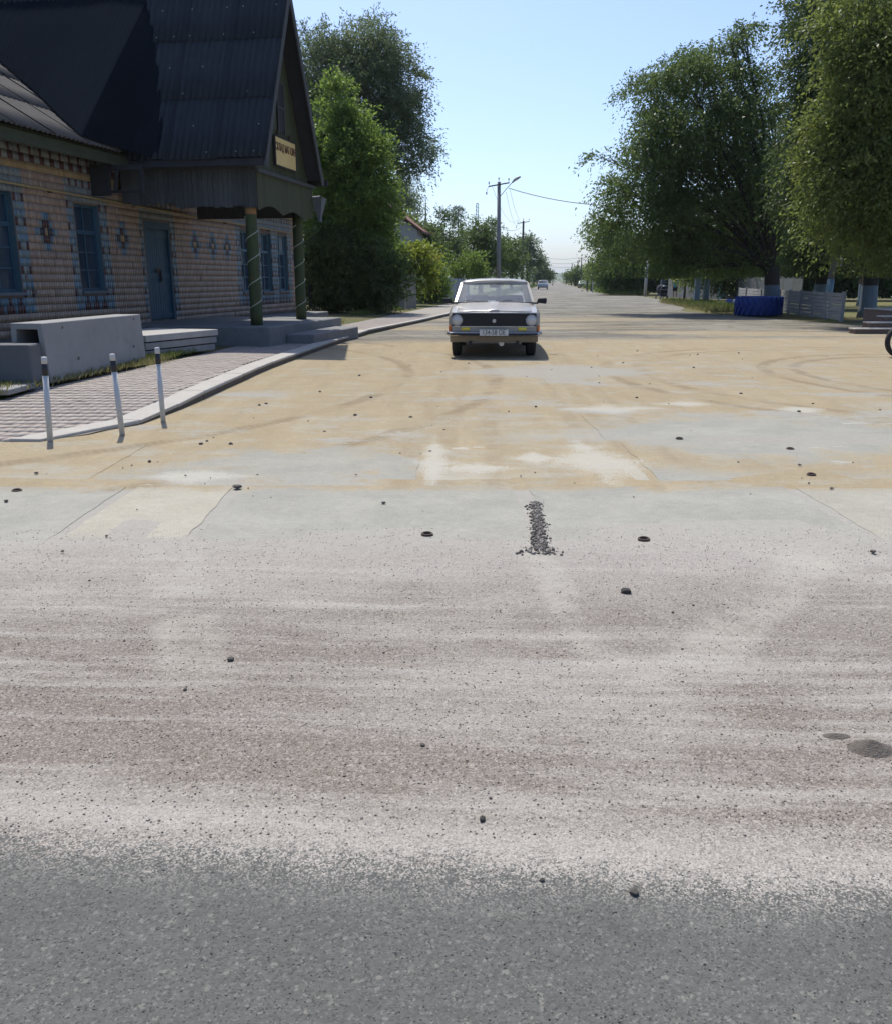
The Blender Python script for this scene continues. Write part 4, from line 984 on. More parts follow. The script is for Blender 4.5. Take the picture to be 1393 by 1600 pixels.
# person and pram
def skin_body(name, verts, edges, mat, parent):
    me = bpy.data.meshes.new(name); me.from_pydata([v[:3] for v in verts], edges, []); o = link(name, me, parent)
    sk_ = o.modifiers.new('skin', 'SKIN')
    for i, v in enumerate(verts):
        s = me.skin_vertices[0].data[i]; s.radius = (v[3], v[3] if len(v) < 5 else v[4]); s.use_root = (i == 0)
    sk_.use_smooth_shade = True
    ss_ = o.modifiers.new('sub', 'SUBSURF'); ss_.levels = 1; ss_.render_levels = 1
    me.materials.append(mat); return o
skin_m = M_plain('skin', (.42, .26, .18), .6, .1); shirt = M_plain('turquoise_top', (.10, .36, .50), .8, .15); shorts = M_plain('dark_shorts', (.02, .022, .035), .85); hair = M_plain('hair', (.09, .05, .03), .6)
pr = empty('person', (18.45, 71.5, 0), R(150)); tag(pr, 'person in turquoise top and dark shorts walking beside the pram', 'person')
vb = [(0,0,.92,.13,.10),(0,0,1.10,.12,.09),(0,0,1.30,.15,.10),(0,0,1.43,.08,.07),(0,.01,1.50,.05),(0,.02,1.58,.075),(0,.02,1.66,.075),
      (.17,0,1.40,.05),(.24,.02,1.14,.042),(.22,.12,.93,.033),(.22,.17,.86,.035),(-.17,0,1.40,.05),(-.25,.0,1.14,.042),(-.26,.08,.92,.033),(-.26,.12,.85,.035),
      (.09,0,.84,.085),(.10,.06,.50,.06),(.10,.0,.10,.04),(.10,.10,.045,.035),(-.09,0,.84,.085),(-.10,-.03,.50,.06),(-.10,-.16,.12,.04),(-.10,-.06,.045,.035)]
eb = [(0,1),(1,2),(2,3),(3,4),(4,5),(5,6),(2,7),(7,8),(8,9),(9,10),(2,11),(11,12),(12,13),(13,14),(0,15),(15,16),(16,17),(17,18),(0,19),(19,20),(20,21),(21,22)]
skin_body('body', vb, eb, skin_m, pr)
m = MB(); m.tube([(0,0,.90),(0,0,1.1),(0,0,1.3),(0,0,1.42)], [.155,.15,.185,.10], 14); m.tube([(.15,0,1.38),(.225,.01,1.2)], [.075,.06], 10); m.tube([(-.15,0,1.38),(-.225,0,1.2)], [.075,.06], 10); m.build('top', shirt, pr, True)
m = MB(); m.tube([(.08,0,.94),(.095,.03,.62)], [.115,.09], 12); m.tube([(-.08,0,.94),(-.095,-.02,.62)], [.115,.09], 12); m.build('shorts', shorts, pr, True)
m = MB(); m.lathe([(.05, 1.55), (.09, 1.60), (.098, 1.66), (.085, 1.73), (.03, 1.765)], 14, c=(0, -.005, 0)); m.build('hair', hair, pr, True)
for s, y in ((.1, .05), (-.1, -.10)):
    m = MB(); m.tube([(s, y-.05, .035), (s, y+.08, .035), (s, y+.15, .03)], [.045, .05, .035], 8); m.build('shoe', M_plain('shoe', (.6, .6, .6), .8), pr, True)
navy = M_plain('navy_fabric', (.02, .022, .035), .85)
pm_ = empty('pram', (17.35, 71.3, 0), R(8)); tag(pm_, 'dark navy pram with raised hood standing beside the person', 'pram')
m = MB(); m.prism([(-.30, -.42, .45), (-.30, .42, .45), (-.30, .48, .78), (-.30, -.48, .74)], (.60, 0, 0)); m.build('bassinet', navy, pm_, bevel=.06, seg=3)
m = MB(); m.lathe([(.30, -.31), (.34, -.2), (.35, 0), (.34, .2), (.30, .31)], 20, 'x', (0, .10, .76)); m.build('hood', navy, pm_, True)
m = MB(); m.tube([(-.27, .5, .2), (-.27, -.3, .75), (-.26, -.75, 1.02), (.26, -.75, 1.02), (.27, -.3, .75), (.27, .5, .2)], .014, 6); m.tube([(-.27, -.45, .15), (-.27, .4, .5)], .014, 6); m.tube([(.27, -.45, .15), (.27, .4, .5)], .014, 6); m.build('frame', chrome, pm_, True)
m = MB(); m.box(-.25, .25, -.35, .3, .22, .38); m.build('basket', navy, pm_, bevel=.04)
for x in (-.28, .28):
    for y in (-.45, .48):
        q = empty('wheel', (x, y, .14), 0, pm_); m = MB(); m.lathe([(.10, -.02), (.14, -.02), (.14, .02), (.10, .02)], 18, 'x', closed=True); m.build('tyre', rubber, q); m = MB(); m.lathe([(.03, -.02), (.10, -.006), (.10, .006), (.03, .02)], 12, 'x'); m.build('rim', chrome, q)

# ------------------------------------------------------------------ poles and wires
pole_c = M_plain('concrete_pole', (.26, .26, .26), .9, .2, 2); pole_w = M_plain('tarred_pole', (.07, .062, .055), .9, .3, 3)
porc = M_plain('porcelain', (.5, .5, .48), .3)
def pole(x, y, h, lab, r=.17, lamp=0, mat=pole_c, arms=True, lean=0, group='street poles'):
    p = empty('utility_pole', (x, y, 0), -RD); p.rotation_euler = (0, lean, -RD); tag(p, lab, 'pole', group)
    m = MB(); m.tube([(0, 0, 0), (0, 0, h*.5), (0, 0, h)], [r, r*.85, r*.68], 10); m.build('shaft', mat, p, True)
    if arms:
        m = MB(); m.bar((-.85, -.1, h-.35), (.85, -.1, h-.10), .09, .09); ar = m.build('crossarm', pole_w, p)
        for dx, dz in ((-.8, -.25), (.8, -.02), (0, .05)):
            m = MB(); m.lathe([(.02, 0), (.02, .10), (.06, .12), (.05, .2), (.06, .22), (.03, .28)], 10, c=(dx, -.1, h + dz)); m.build('insulator', porc, ar, True)
        m = MB(); m.lathe([(.06, 0), (.06, .18)], 8, c=(-1.0, -.1, h - .95)); m.tube([(-.85, -.1, h - .35), (-1.0, -.1, h - .75)], .015, 5); m.build('hanging_insulator', porc, ar)
    if lamp:
        m = MB(); m.tube([(.12, 0, h - 1.1), (.6, 0, h - .55), (1.1, 0, h - .05)], .03, 6); la = m.build('lamp_arm', pole_c, p)
        m = MB(); m.tube([(1.05, 0, h - .10), (1.25, 0, h + .10), (1.55, 0, h + .28), (1.75, 0, h + .34)], [.05, .11, .12, .05], 8); m.build('lamp_head', porc, la, True)
    return p
def poleat(px, top, Y, lab, **k):
    q = at(px, top, Y); return pole(q.x, Y, q.z, lab, **k), q
poleat(781, 284, 74, 'tall concrete pole with crossarm and street lamp behind the car', lamp=1, r=.21, lean=-.012)
poleat(817, 345, 128, 'second dark pole along the left side, before the street trees', mat=pole_w, r=.2)
poleat(827, 374, 165, 'third pole along the left side, with a small street lamp', lamp=1, mat=pole_w, r=.2)
for i, (px, tp, Y) in enumerate(((840, 407, 250), (845, 414, 330), (893, 411, 260), (897, 414, 300), (902, 407, 230), (908, 402, 200))):
    poleat(px, tp, Y, ['thin distant pole at the left edge of the far street', 'faintest distant pole on the left where the street narrows', 'leftmost thin pole above the far right bushes', 'second thin pole above the far right bushes', 'third thin pole above the far right bushes', 'distant pole with a crossarm above the far right bushes'][i], mat=pole_w, arms=(i in (0, 5)), r=.16, group='distant street poles')
for i, (px, tp, Y) in enumerate(((918, 408, 130), (925, 404, 120))):
    poleat(px, tp, Y, ['left of two dark poles beside the weeping trees', 'right of two dark poles beside the weeping trees'][i], mat=pole_w, arms=False, r=.14, group='poles by the weeping trees')
wire_m = M_plain('wire', (.04, .04, .045), .7, bump=0)
def wire(name, a, b, sag, lab, r=.013):
    a = Vector(a); b = Vector(b); m = MB(); n = 14
    m.tube([a + (b-a)*t - Vector((0, 0, sag*4*t*(1-t))) for t in np.linspace(0, 1, n)], r, 4)
    o = m.build(name, wire_m); tag(o, lab, 'wire', 'overhead wires'); return o
wire('overhead_wire', at(794, 294, 74), at(1060, 316, 68), .7, 'single wire crossing the sky from the tall pole to the right trees', .026)
for k, (xa, ya, xb, yb) in enumerate(((768, 290, 808, 343), (790, 300, 812, 348), (796, 296, 822, 346))):
    wire('overhead_wire', at(xa, ya, 74), at(xb, yb, 128), 1.3, ['outer left wire between the tall pole and the second pole', 'middle wire between the tall pole and the second pole', 'right wire between the tall pole and the second pole'][k], .012)
wire('overhead_wire', at(786, 358, 74), at(814, 354, 128), .3, 'short level wire running back from the tall pole', .016)
for k, yy in enumerate((401, 408, 414)):
    wire('overhead_wire', at(845, yy, 250), at(906, yy + 1, 230), .6, ['highest faint wire across the far street', 'middle faint wire across the far street', 'lowest faint wire across the far street'][k], .03)
# pole with blue foot behind the low fence
bp_ = empty('blue_footed_pole', (15.75, 36.5, 0)); bp_.rotation_euler = (0, .03, 0); tag(bp_, 'leaning grey pole with pale blue foot and small box behind the fence', 'pole')
m = MB(); m.tube([(0, 0, 1.45), (0, 0, 4), (0, 0, 7.5)], [.125, .11, .09], 10); m.build('shaft', pole_c, bp_, True)
m = MB(); m.tube([(0, 0, 0), (0, 0, 1.5)], [.15, .135], 10); m.build('painted_foot', M_plain('pale_blue', (.22, .36, .44), .7), bp_, True)
m = MB(); m.box(.10, .34, -.10, .10, 2.0, 2.34); m.build('meter_box', porc, bp_, bevel=.02)

# ------------------------------------------------------------------ left gardens
g_post = M_plain('garden_concrete', (.26, .26, .255), .9, .2, 3, (.2, .2, .19), .4)
for i, (x, y, ww) in enumerate(((-2.10, 41.9, .16), (-1.82, 42.6, .13), (-1.62, 43.8, .15))):
    m = MB(); m.box(-ww, ww, -.07, .07, 0, 1.48 + .03*i); m.box(-ww-.02, ww+.02, -.10, .10, 1.48 + .03*i, 1.54 + .03*i); o = m.build('gate_pillar', g_post, bevel=.012); o.location = (x, y, .1); o.rotation_euler = (0, 0, .1)
    tag(o, ['nearest of three grey concrete slabs at the garden gate', 'middle of three grey concrete slabs at the garden gate', 'farthest of three grey concrete slabs at the garden gate'][i], 'pillar', 'garden gate slabs')
pk = empty('picket_fence', (-5.6, 36.2, .1), math.atan2(5.6, 3.4)); tag(pk, 'dark wooden picket fence in front of the shaded hedge', 'fence')
Lp = math.hypot(5.6, 3.4)
for i in range(44):
    x = i*Lp/44; m = MB(); h = 1.15 + random.uniform(-.03, .03); m.prism([(x, -.012, .05), (x + .085, -.012, .05), (x + .085, -.012, h), (x + .042, -.012, h + .06), (x, -.012, h)], (0, .024, 0)); m.build('picket', dark_wood, pk)
for z in (.3, .9):
    m = MB(); m.box(0, Lp, .015, .05, z, z + .07); m.build('rail', dark_wood, pk)
m = MB(); m.tube([(-.25, 56.7, 0), (-.25, 56.7, 3.25), (-.5, 55.8, 3.28), (-3.1, 45.6, 3.28), (-5.4, 37.0, 3.28)], .035, 8); m.tube([(-.55, 56.5, 0), (-.55, 56.5, 3.2)], .03, 8); m.tube([(-3.1, 45.6, 0), (-3.1, 45.6, 3.28)], .03, 8)
o = m.build('gas_pipe', M_plain('garden_pipe', (.26, .27, .19), .6, .2, 5), None, True); tag(o, 'thin raised pipe on uprights running above the garden bushes', 'pipe')
tall_fence((-.05, 57.6), (1.9, 72.0), 20, 1.55, [slateb, grey_b, slateb], 'grey-blue paling fence left of the car roof', 'paling_fence')
# house behind gardens
hs = empty('white_house', at(590, 440, 70) * 1.0, -.12); hs.location.z = 0; tag(hs, 'white gabled house with red roof half hidden by trees', 'house')
wall_w = M_plain('house_white', (.42, .44, .47), .9, .08, 2); red_r = M_plain('red_roof', (.17, .075, .055), .8, .25, 4, (.30, .2, .08), .4)
m = MB(); m.box(-3.0, 3.2, 0, 9, 0, 5.2); m.prism([(-3.0, 0, 5.2), (3.2, 0, 5.2), (.1, 0, 7.3)], (0, 9, 0)); m.build('wall', wall_w, hs)
m = MB(); m.prism([(-3.5, -.4, 4.95), (.1, -.4, 7.45), (3.7, -.4, 4.95), (3.7, -.4, 5.12), (.1, -.4, 7.65), (-3.5, -.4, 5.12)], (0, 9.8, 0)); m.build('roof', red_r, hs)
for x, z in ((-1.4, 5.1), (.2, 5.1), (.4, 2.6), (1.8, 2.6), (-1.5, 2.4)):
    m = MB(); m.box(x-.28, x+.28, -.05, .02, z-.6, z+.5); wn = m.build('window', glass_m, hs); m = MB(); m.box(x-.34, x-.28, -.07, .02, z-.64, z+.56); m.box(x+.28, x+.34, -.07, .02, z-.64, z+.56); m.box(x-.28, x+.28, -.07, .02, z+.5, z+.56); m.box(x-.34, x+.34, -.09, .02, z-.68, z-.6); m.build('window_frame', wall_w, wn)
q = at(665, 345, 150); m = MB(); m.lathe([(1.5, 0), (1.5, q.z - 3), (1.3, q.z - 2.6), (.5, q.z - 1), (.15, q.z + .4), (.04, q.z + 3.4)], 10); o = m.build('spire', M_plain('dull_spire', (.10, .11, .12), .6)); o.location = (q.x, 150, 0); tag(o, 'thin dark church-like spire above the garden trees', 'spire')
q = at(745, 318, 420); ms = empty('lattice_mast', (q.x, 420, 0)); tag(ms, 'pale turquoise lattice mast above the distant trees', 'mast')
ma = M_plain('turquoise_steel', (.20, .42, .46), .6, .1); H_ = q.z
for a, b in ((-1, -1), (1, -1), (1, 1), (-1, 1)):
    m = MB(); m.bar((a*.8, b*.8, 0), (a*.5, b*.5, H_), .22, .22); m.build('leg', ma, ms)
nb = 22
for k in range(nb):
    z0 = H_*k/nb; z1 = H_*(k+1)/nb; w0 = .8 - .3*k/nb; w1 = .8 - .3*(k+1)/nb; m = MB()
    for s in (-1, 1): m.bar((-w0, s*w0, z0), (w1, s*w1, z1),   .14, .14); m.bar((s*w0, -w0, z0), (s*w1, w1, z1), .18, .18); m.bar((-w1, s*w1, z1), (w1, s*w1, z1), .2, .2)
    m.build('brace', ma, ms)

# ------------------------------------------------------------------ trees
def M_leaf(name, c1, c2, tr=.35):
    g = NG(name); i = g.island(); P = g.pos(); n = g.noise(P, .7, 3)
    c = g.mul(g.mix(g.math('ADD', i*.6, n*.4), c1, c2), .84)
    d = g.n('ShaderNodeBsdfPrincipled'); g.put(d.inputs['Base Color'], c); d.inputs['Roughness'].default_value = .5; d.inputs['Specular IOR Level'].default_value = .35
    t = g.n('ShaderNodeBsdfTranslucent'); g.put(t.inputs['Color'], g.mix(.5, c, g.mul(c, 1.7)))
    mx = g.n('ShaderNodeMixShader'); mx.inputs[0].default_value = tr
    g.t.links.new(d.outputs[0], mx.inputs[1]); g.t.links.new(t.outputs[0], mx.inputs[2]); g.t.links.new(mx.outputs[0], g.out.inputs[0]); return g.mat
LEAF = {'elm': M_leaf('elm_leaf', (.072, .115, .034), (.165, .225, .062), .45), 'dark': M_leaf('dark_leaf', (.048, .080, .028), (.112, .155, .048), .40),
        'bright': M_leaf('bright_leaf', (.105, .170, .034), (.20, .28, .054), .50), 'lime': M_leaf('lime_leaf', (.15, .20, .028), (.27, .31, .045), .48),
        'grey': M_leaf('grey_leaf', (.095, .135, .062), (.175, .22, .105), .46), 'dry': M_leaf('dry_grass', (.16, .16, .05), (.34, .30, .13), .3), 'grass': M_leaf('grass_blade', (.06, .10, .02), (.15, .18, .05), .3),
        'orange': M_leaf('orange_flower', (.50, .12, .03), (.60, .22, .05), .3), 'olive': M_leaf('olive_leaf', (.110, .148, .038), (.205, .245, .058), .50)}
def M_bark(name, c, wash=0):
    g = NG(name); p = g.obj(); x, y, z = g.xyz(p); n = g.noise(g.vec(x*5, y*5, z*1.2), 3, 5, .65)
    cc = g.mul(c, .4 + n*.7)
    if wash: cc = g.mix(g.ss(z + (n-.5)*.1, wash + .02, wash - .02), cc, g.mul((.17, .21, .25), .75 + n*.4))
    g.bsdf(cc, .95, g.bump(n, .9, .04), spec=.1); return g.mat
bark = M_bark('bark', (.085, .07, .055)); bark_w = M_bark('whitewashed_bark', (.075, .065, .055), 1.25); bark_p = M_bark('pale_bark', (.20, .18, .15), 1.5)
def leaf_quads(P, D, size, asp, flat=.5):
    n = len(P); D = D/np.linalg.norm(D, axis=1, keepdims=True).clip(1e-6)
    r = RNG.normal(size=(n, 3)); r[:, 2] *= flat
    S = np.cross(D, r); S /= np.linalg.norm(S, axis=1, keepdims=True).clip(1e-6)
    L = size*(.65 + .7*RNG.random((n, 1))); W = L*asp
    V = np.stack([P, P + D*L*.45 + S*W*.5, P + D*L, P + D*L*.45 - S*W*.5], 1).reshape(-1, 3)
    return V, np.arange(n*4).reshape(-1, 4)
def twigs(starts, dirs, length, nl, droop, size, asp, jit):
    """leaves along drooping twigs"""
    n = len(starts); T = np.linspace(.08, 1, nl)[None, :, None]
    Lg = length*(.5 + RNG.random((n, 1, 1)))
    d = dirs[:, None, :]; P = starts[:, None, :] + d*Lg*T
    P = P + np.array((0, 0, -1.))*droop*Lg*(T**2)
    tang = d + np.array((0, 0, -2.))*droop*T
    P = P + RNG.normal(size=P.shape)*jit
    D = tang + RNG.normal(size=P.shape)*.75
    P = P.reshape(-1, 3); D = D.reshape(-1, 3)
    return leaf_quads(P, D, size, asp)
def crown_points(blobs, n, shell=.45, per=22, spread=.30):
    w = np.array([b[3]*b[4]*b[5] for b in blobs])**.70; w = w/w.sum(); m_ = max(3, n//per)
    idx = np.repeat(np.arange(len(blobs)), np.maximum(1, np.round(w*m_)).astype(int)); m_ = len(idx); B = np.array(blobs)[idx]
    d = RNG.normal(size=(m_, 3)); d /= np.linalg.norm(d, axis=1, keepdims=True)
    C = B[:, :3] + d*RNG.random((m_, 1))**shell*B[:, 3:6]
    k = RNG.choice(m_, n, p=(lambda q: q/q.sum())(RNG.random(m_)**1.2 + .25))
    e = RNG.normal(size=(n, 3)); e /= np.linalg.norm(e, axis=1, keepdims=True)
    rad = (B[k, 3:6]).mean(1, keepdims=True)*spread + .18
    P = C[k] + e*RNG.random((n, 1))**.5*rad*np.array((1.15, 1.15, .75))*(.6 + .8*RNG.random((m_, 1)))[k]
    return P, d[k]*.6 + e*.6
def tree(name, label, cat, base, blobs, n, nl, length, droop, size, leaf, asp=.45, trunk=.3, tmat=None, limbs=True, group=None, jit=.05, up=.3, forks=None, shell=.45, lean=.25, per=22, spread=.30, zl=None):
    t = empty(name, (base[0], base[1], base[2] if len(base) > 2 else 0)); tag(t, label, cat, group)
    o = np.array(t.location)
    S, d = crown_points(blobs, n, shell, per, spread)
    dirs = d*np.array((1, 1, .7)) + RNG.normal(size=d.shape)*.5 + np.array((0, 0, up)); dirs /= np.linalg.norm(dirs, axis=1, keepdims=True)
    V, F = twigs(S - o, dirs, length, nl, droop, size, asp, jit)
    zl = zl if zl is not None else (1.5 if trunk and trunk >= .3 else .10); ok_ = V.reshape(-1, 4, 3)[:, :, 2].min(1) > zl; V = V.reshape(-1, 4, 3)[ok_].reshape(-1, 3); F = np.arange(len(V)).reshape(-1, 4)
    link('crown', np_mesh('crown', V, F, LEAF[leaf]), t)
    if trunk:
        m = MB(); cen = np.average(np.array(blobs)[:, :3], axis=0, weights=[b[3]*b[5] for b in blobs]) - o
        zt = min(b[2] - b[5]*.3 for b in blobs) - o[2]; zt = max(zt, cen[2]*.35)
        fork = Vector((cen[0]*lean, cen[1]*lean, zt))
        m.tube([(0, 0, -.1), (.02, 0, .35), fork*.5 + Vector((.08*trunk, 0, 0)), fork], [trunk*1.18, trunk*1.02, trunk*.92, trunk*.8], 10)
        if limbs:
            for b in blobs:
                e = Vector(b[:3]) - Vector(o); mid = fork.lerp(e, .5) + Vector((RNG.normal()*.3, RNG.normal()*.3, abs(e.z - fork.z)*.12))
                rr_ = trunk*.5*min(1, max(.35, b[3]/3)); m.tube([fork - Vector((0, 0, .2)), fork.lerp(mid, .5) + Vector((0, 0, .1)), mid, mid.lerp(e, .6), e], [rr_*1.2, rr_, rr_*.75, rr_*.5, rr_*.25], 7)
                for _ in range(7):
                    dd = RNG.normal(size=3); dd /= np.linalg.norm(dd); tip = e + Vector(dd*np.array(b[3:6])*.85); s0 = mid.lerp(e, RNG.random()); mm = s0.lerp(tip, .5) + Vector((0, 0, .25))
                    m.tube([s0, mm, tip], [rr_*.4, rr_*.25, rr_*.08], 5)
        m.build('trunk', tmat or bark, t, True)
    return t
def pb(Y, lst, dy=1.0):
    """crown masses given as photo ellipses at distance Y: cx, cy, rx, ry [, offset in depth]"""
    out = []
    for q in lst:
        yy = Y + (q[4] if len(q) > 4 else 0); c = at(q[0], q[1], yy); k = yy*1.03/FOC
        out.append((c.x, c.y, c.z, q[2]*k, q[2]*k*dy, q[3]*k))
    return out
def gp(px, Y): return (at(px, 460, Y).x, Y, 0)
# right: weeping elm behind the tyre
tree('elm_tree', 'big weeping elm with arching crown behind the blue tyre', 'tree', (14.45, 39.2), pb(40, [(1065,118,40,30),(1110,92,34,26,1),(1140,58,10,12),(1156,46,14,6),(1160,130,30,32),(1195,150,18,26),(1022,165,26,34),(1000,215,16,34),(1085,170,46,40,-1),(1140,195,44,40),(1190,225,26,36,1),(1040,225,36,36,-1),(1005,265,34,34,-1),(1090,245,46,44),(1145,270,50,44),(970,300,24,30,-1.5),(1050,290,48,40),(1105,320,52,42),(1010,335,42,36,-1),(1170,330,40,40,1),(960,350,18,26),(1055,370,46,34,-1),(985,385,26,26),(1120,385,44,32),(1035,412,36,20,-1),(1085,418,34,16,-1),(1165,402,36,26),(1205,295,20,30,1),(1215,350,22,36,1),(938,246,3,7)]), 8200, 17, 1.0, .80, .135, 'elm', .42, .36, bark_w, jit=.06, shell=.5, lean=.04, per=50, spread=.42)
tree('elm_tree', 'tall dark elm filling the upper right corner', 'tree', (17.0, 35.6), pb(34, [(1265,45,35,42),(1330,20,70,60),(1250,110,22,28),(1295,120,50,50),(1260,165,32,34),(1370,110,65,70),(1310,200,50,45),(1275,215,28,25),(1370,230,60,60),(1290,290,50,45),(1345,330,60,50),(1410,300,50,70)], 1.0), 6600, 17, .95, .50, .135, 'dark', .44, .33, bark_w, jit=.055, shell=.5, lean=.08, per=44, spread=.34)
tree('elm_tree', 'leafy olive-green elm hanging low at the right edge', 'tree', (17.4, 30.6), pb(28.5, [(1345,30,40,40),(1400,90,46,60),(1320,120,22,26),(1360,165,36,36),(1310,215,26,26),(1395,220,46,46),(1345,270,34,30),(1300,300,28,24),(1385,320,44,36),(1330,350,26,24),(1395,395,36,26),(1280,250,16,18),(1375,120,40,40)], 1.0), 5200, 15, .85, .55, .135, 'olive', .44, .30, bark_w, jit=.06, shell=.5, lean=.12, per=46, spread=.55)
tree('elm_tree', 'shaded elm behind the blue-footed pole', 'tree', (19.6, 46.5), pb(46, [(1240,290,36,40),(1290,330,55,50),(1230,350,40,40),(1240,395,45,30),(1300,390,60,36),(1370,395,60,45)], 1.1), 4500, 15, .85, .4, .125, 'dark', .42, .34, bark_w, jit=.06, shell=.7)
tree('elm_tree', 'dark elm behind the white post and pram', 'tree', (22.5, 93), pb(92, [(965,395,32,40),(940,375,18,26),(1000,400,38,36),(950,425,26,20),(1040,410,45,35),(985,430,40,22),(1030,440,40,14),(965,445,26,10)], 1.0), 5200, 13, 1.3, .45, .24, 'elm', .42, .28, bark_w, shell=.6)
tree('elm_tree', 'leaning young elm with whitewashed trunk beside the blue pillar', 'tree', (17.0, 58.0), pb(58, [(1085,395,45,28),(1130,390,45,28),(1105,365,45,28)], 1.0), 1200, 12, 1.0, .5, .17, 'elm', .42, .20, bark_p, shell=.6)
tree('maple_sapling', 'small bright lime-green sapling above the pale fence', 'tree', gp(1068, 66), pb(66, [(1070,431,14,9),(1078,425,9,7)]), 260, 8, .5, .2, .16, 'lime', .6, .08)
tree('shade_thicket', 'dark thicket of trees behind the low panel fence', 'tree', (27.5, 66), pb(66, [(1120,435,40,20),(1180,440,40,20),(1210,400,45,45),(1270,390,50,55),(1340,400,55,50),(1400,400,55,50),(1160,395,45,40),(1240,440,55,22),(1310,440,60,22),(1380,440,55,22)], .6), 8500, 13, 1.1, .3, .20, 'dark', .5, .4, shell=.8, per=14, zl=.1)
tree('elm_tree', 'added hidden elm canopy shading the ground behind the low fence', 'tree', (24.5, 52), [(22, 50, 8.5, 4, 5, 3), (26.5, 52, 9, 4, 5, 3), (24, 55, 10.5, 4, 4, 3), (29, 55, 8.5, 4, 5, 3), (20, 55, 8.5, 3.5, 4, 2.5)], 4200, 14, 1.0, .3, .15, 'dark', .45, .3, bark_w, shell=.8)  # unseen canopy, added to cast shade on the ground behind the fence
# left: trees behind the shop and gardens
tree('willow_tree', 'tall feathery tree with open crown behind the bright green one', 'tree', gp(585, 62), pb(62, [(490,95,34,40),(480,150,34,40),(545,72,42,28),(585,90,38,38),(560,130,50,40),(505,150,45,45),(615,115,24,26),(640,150,26,18),(655,165,18,14),(610,180,32,26),(575,200,38,32),(640,205,30,20),(625,245,32,18),(660,225,20,16),(650,262,22,14),(520,225,40,40),(480,210,30,40)], 1.0), 6500, 16, 1.15, .35, .20, 'grey', .34, .45, jit=.09, shell=.5, per=44, spread=.45)
tree('ash_tree', 'bright green leafy tree rising beside the gable', 'tree', gp(520, 38), pb(38, [(516,150,9,20),(524,185,18,22),(500,205,18,26),(548,190,10,20),(545,220,24,24),(510,245,30,26),(575,235,12,18),(560,262,26,24),(585,285,14,18),(515,290,38,28),(560,305,34,26),(592,320,14,18),(520,335,46,28,1),(570,345,34,26),(595,365,12,16),(525,375,52,26,1),(572,388,28,22)], 1.0), 6000, 15, .75, .25, .135, 'bright', .5, .22, jit=.06, shell=.5, per=44, spread=.5)
tree('shaded_shrub', 'dark shaded shrubbery between the shop wall and the picket fence', 'shrub', gp(530, 36.9), pb(36.9, [(505,400,40,40),(545,410,45,40),(585,435,38,30),(505,445,36,32),(555,450,45,26)], .55), 3600, 13, .6, .2, .14, 'dark', .5, .12, shell=.6)
tree('willow_tree', 'grey-green feathery tree above the white house', 'tree', gp(635, 95), pb(95, [(625,300,24,28),(640,325,22,25),(612,320,18,20)]), 900, 12, 1.3, .3, .24, 'grey', .3, .3, shell=.65)
tree('garden_tree', 'rounded dull green tree right of the white house', 'tree', gp(650, 74), pb(74, [(640,365,28,26),(665,385,26,30),(625,395,22,22),(655,405,36,22)]), 1300, 12, .9, .2, .19, 'elm', .5, .2)
tree('garden_tree', 'dark tree with ragged top left of the spruce', 'tree', gp(690, 88), pb(88, [(685,350,12,16),(692,375,18,24),(700,405,22,24),(678,400,16,24)]), 900, 12, .9, .2, .2, 'dark', .5, .2)
tree('garden_tree', 'large rounded green tree left of the tall pole', 'tree', gp(750, 92), pb(92, [(748,370,22,22),(735,395,26,30),(765,385,20,30),(775,410,16,26),(750,415,34,24)]), 1700, 12, 1.0, .2, .2, 'elm', .5, .25)
tree('garden_shrub', 'light green shrub in front of the large rounded tree', 'shrub', gp(730, 71), pb(71, [(722,415,14,18),(738,418,16,14),(715,428,16,10)]), 500, 10, .7, .2, .17, 'bright', .5, .1)
tree('street_tree', 'green tree between the tall pole and the second pole', 'tree', gp(798, 118), pb(118, [(797,385,12,16),(800,405,16,22),(790,415,12,20)]), 800, 10, 1.2, .2, .26, 'elm', .5, .25)
tree('street_tree', 'grey-brown tree wrapped around the second and third poles', 'tree', gp(822, 150), pb(150, [(822,380,12,16),(828,398,12,20),(818,412,14,20),(832,415,10,18)]), 800, 10, 1.4, .2, .3, 'grey', .5, .25)
tree('street_tree', 'far dark tree where the street narrows on the left', 'tree', gp(846, 230), pb(230, [(842,425,8,12),(850,430,9,9),(838,432,8,8)]), 500, 8, 1.6, .2, .45, 'dark', .5, .25)
tree('street_tree', 'farthest low tree at the left of the street end', 'tree', gp(858, 420), pb(420, [(857,432,5,6),(852,430,5,7)]), 300, 8, 2.0, .2, .7, 'dark', .5, .25)
tree('far_bush', 'green bushes at the far right of the street by the dark car', 'bush', gp(897, 230), pb(230, [(893,429,9,8),(905,428,9,10),(886,434,6,6),(912,432,8,9)]), 700, 8, 1.3, .2, .4, 'elm', .5, .2)
tree('far_bush', 'pale roadside bushes behind the dark poles on the right', 'bush', gp(930, 150), pb(150, [(922,432,12,14),(938,436,12,12),(948,440,12,9),(930,425,10,14)]), 800, 8, 1.0, .2, .28, 'bright', .5, .15)
tree('roadside_shrub', 'light green weedy shrub left of the whitewashed post trunk', 'shrub', gp(960, 98), pb(98, [(960,446,13,11),(970,452,9,7),(948,453,10,6)]), 450, 8, .7, .2, .18, 'bright', .5, .0)
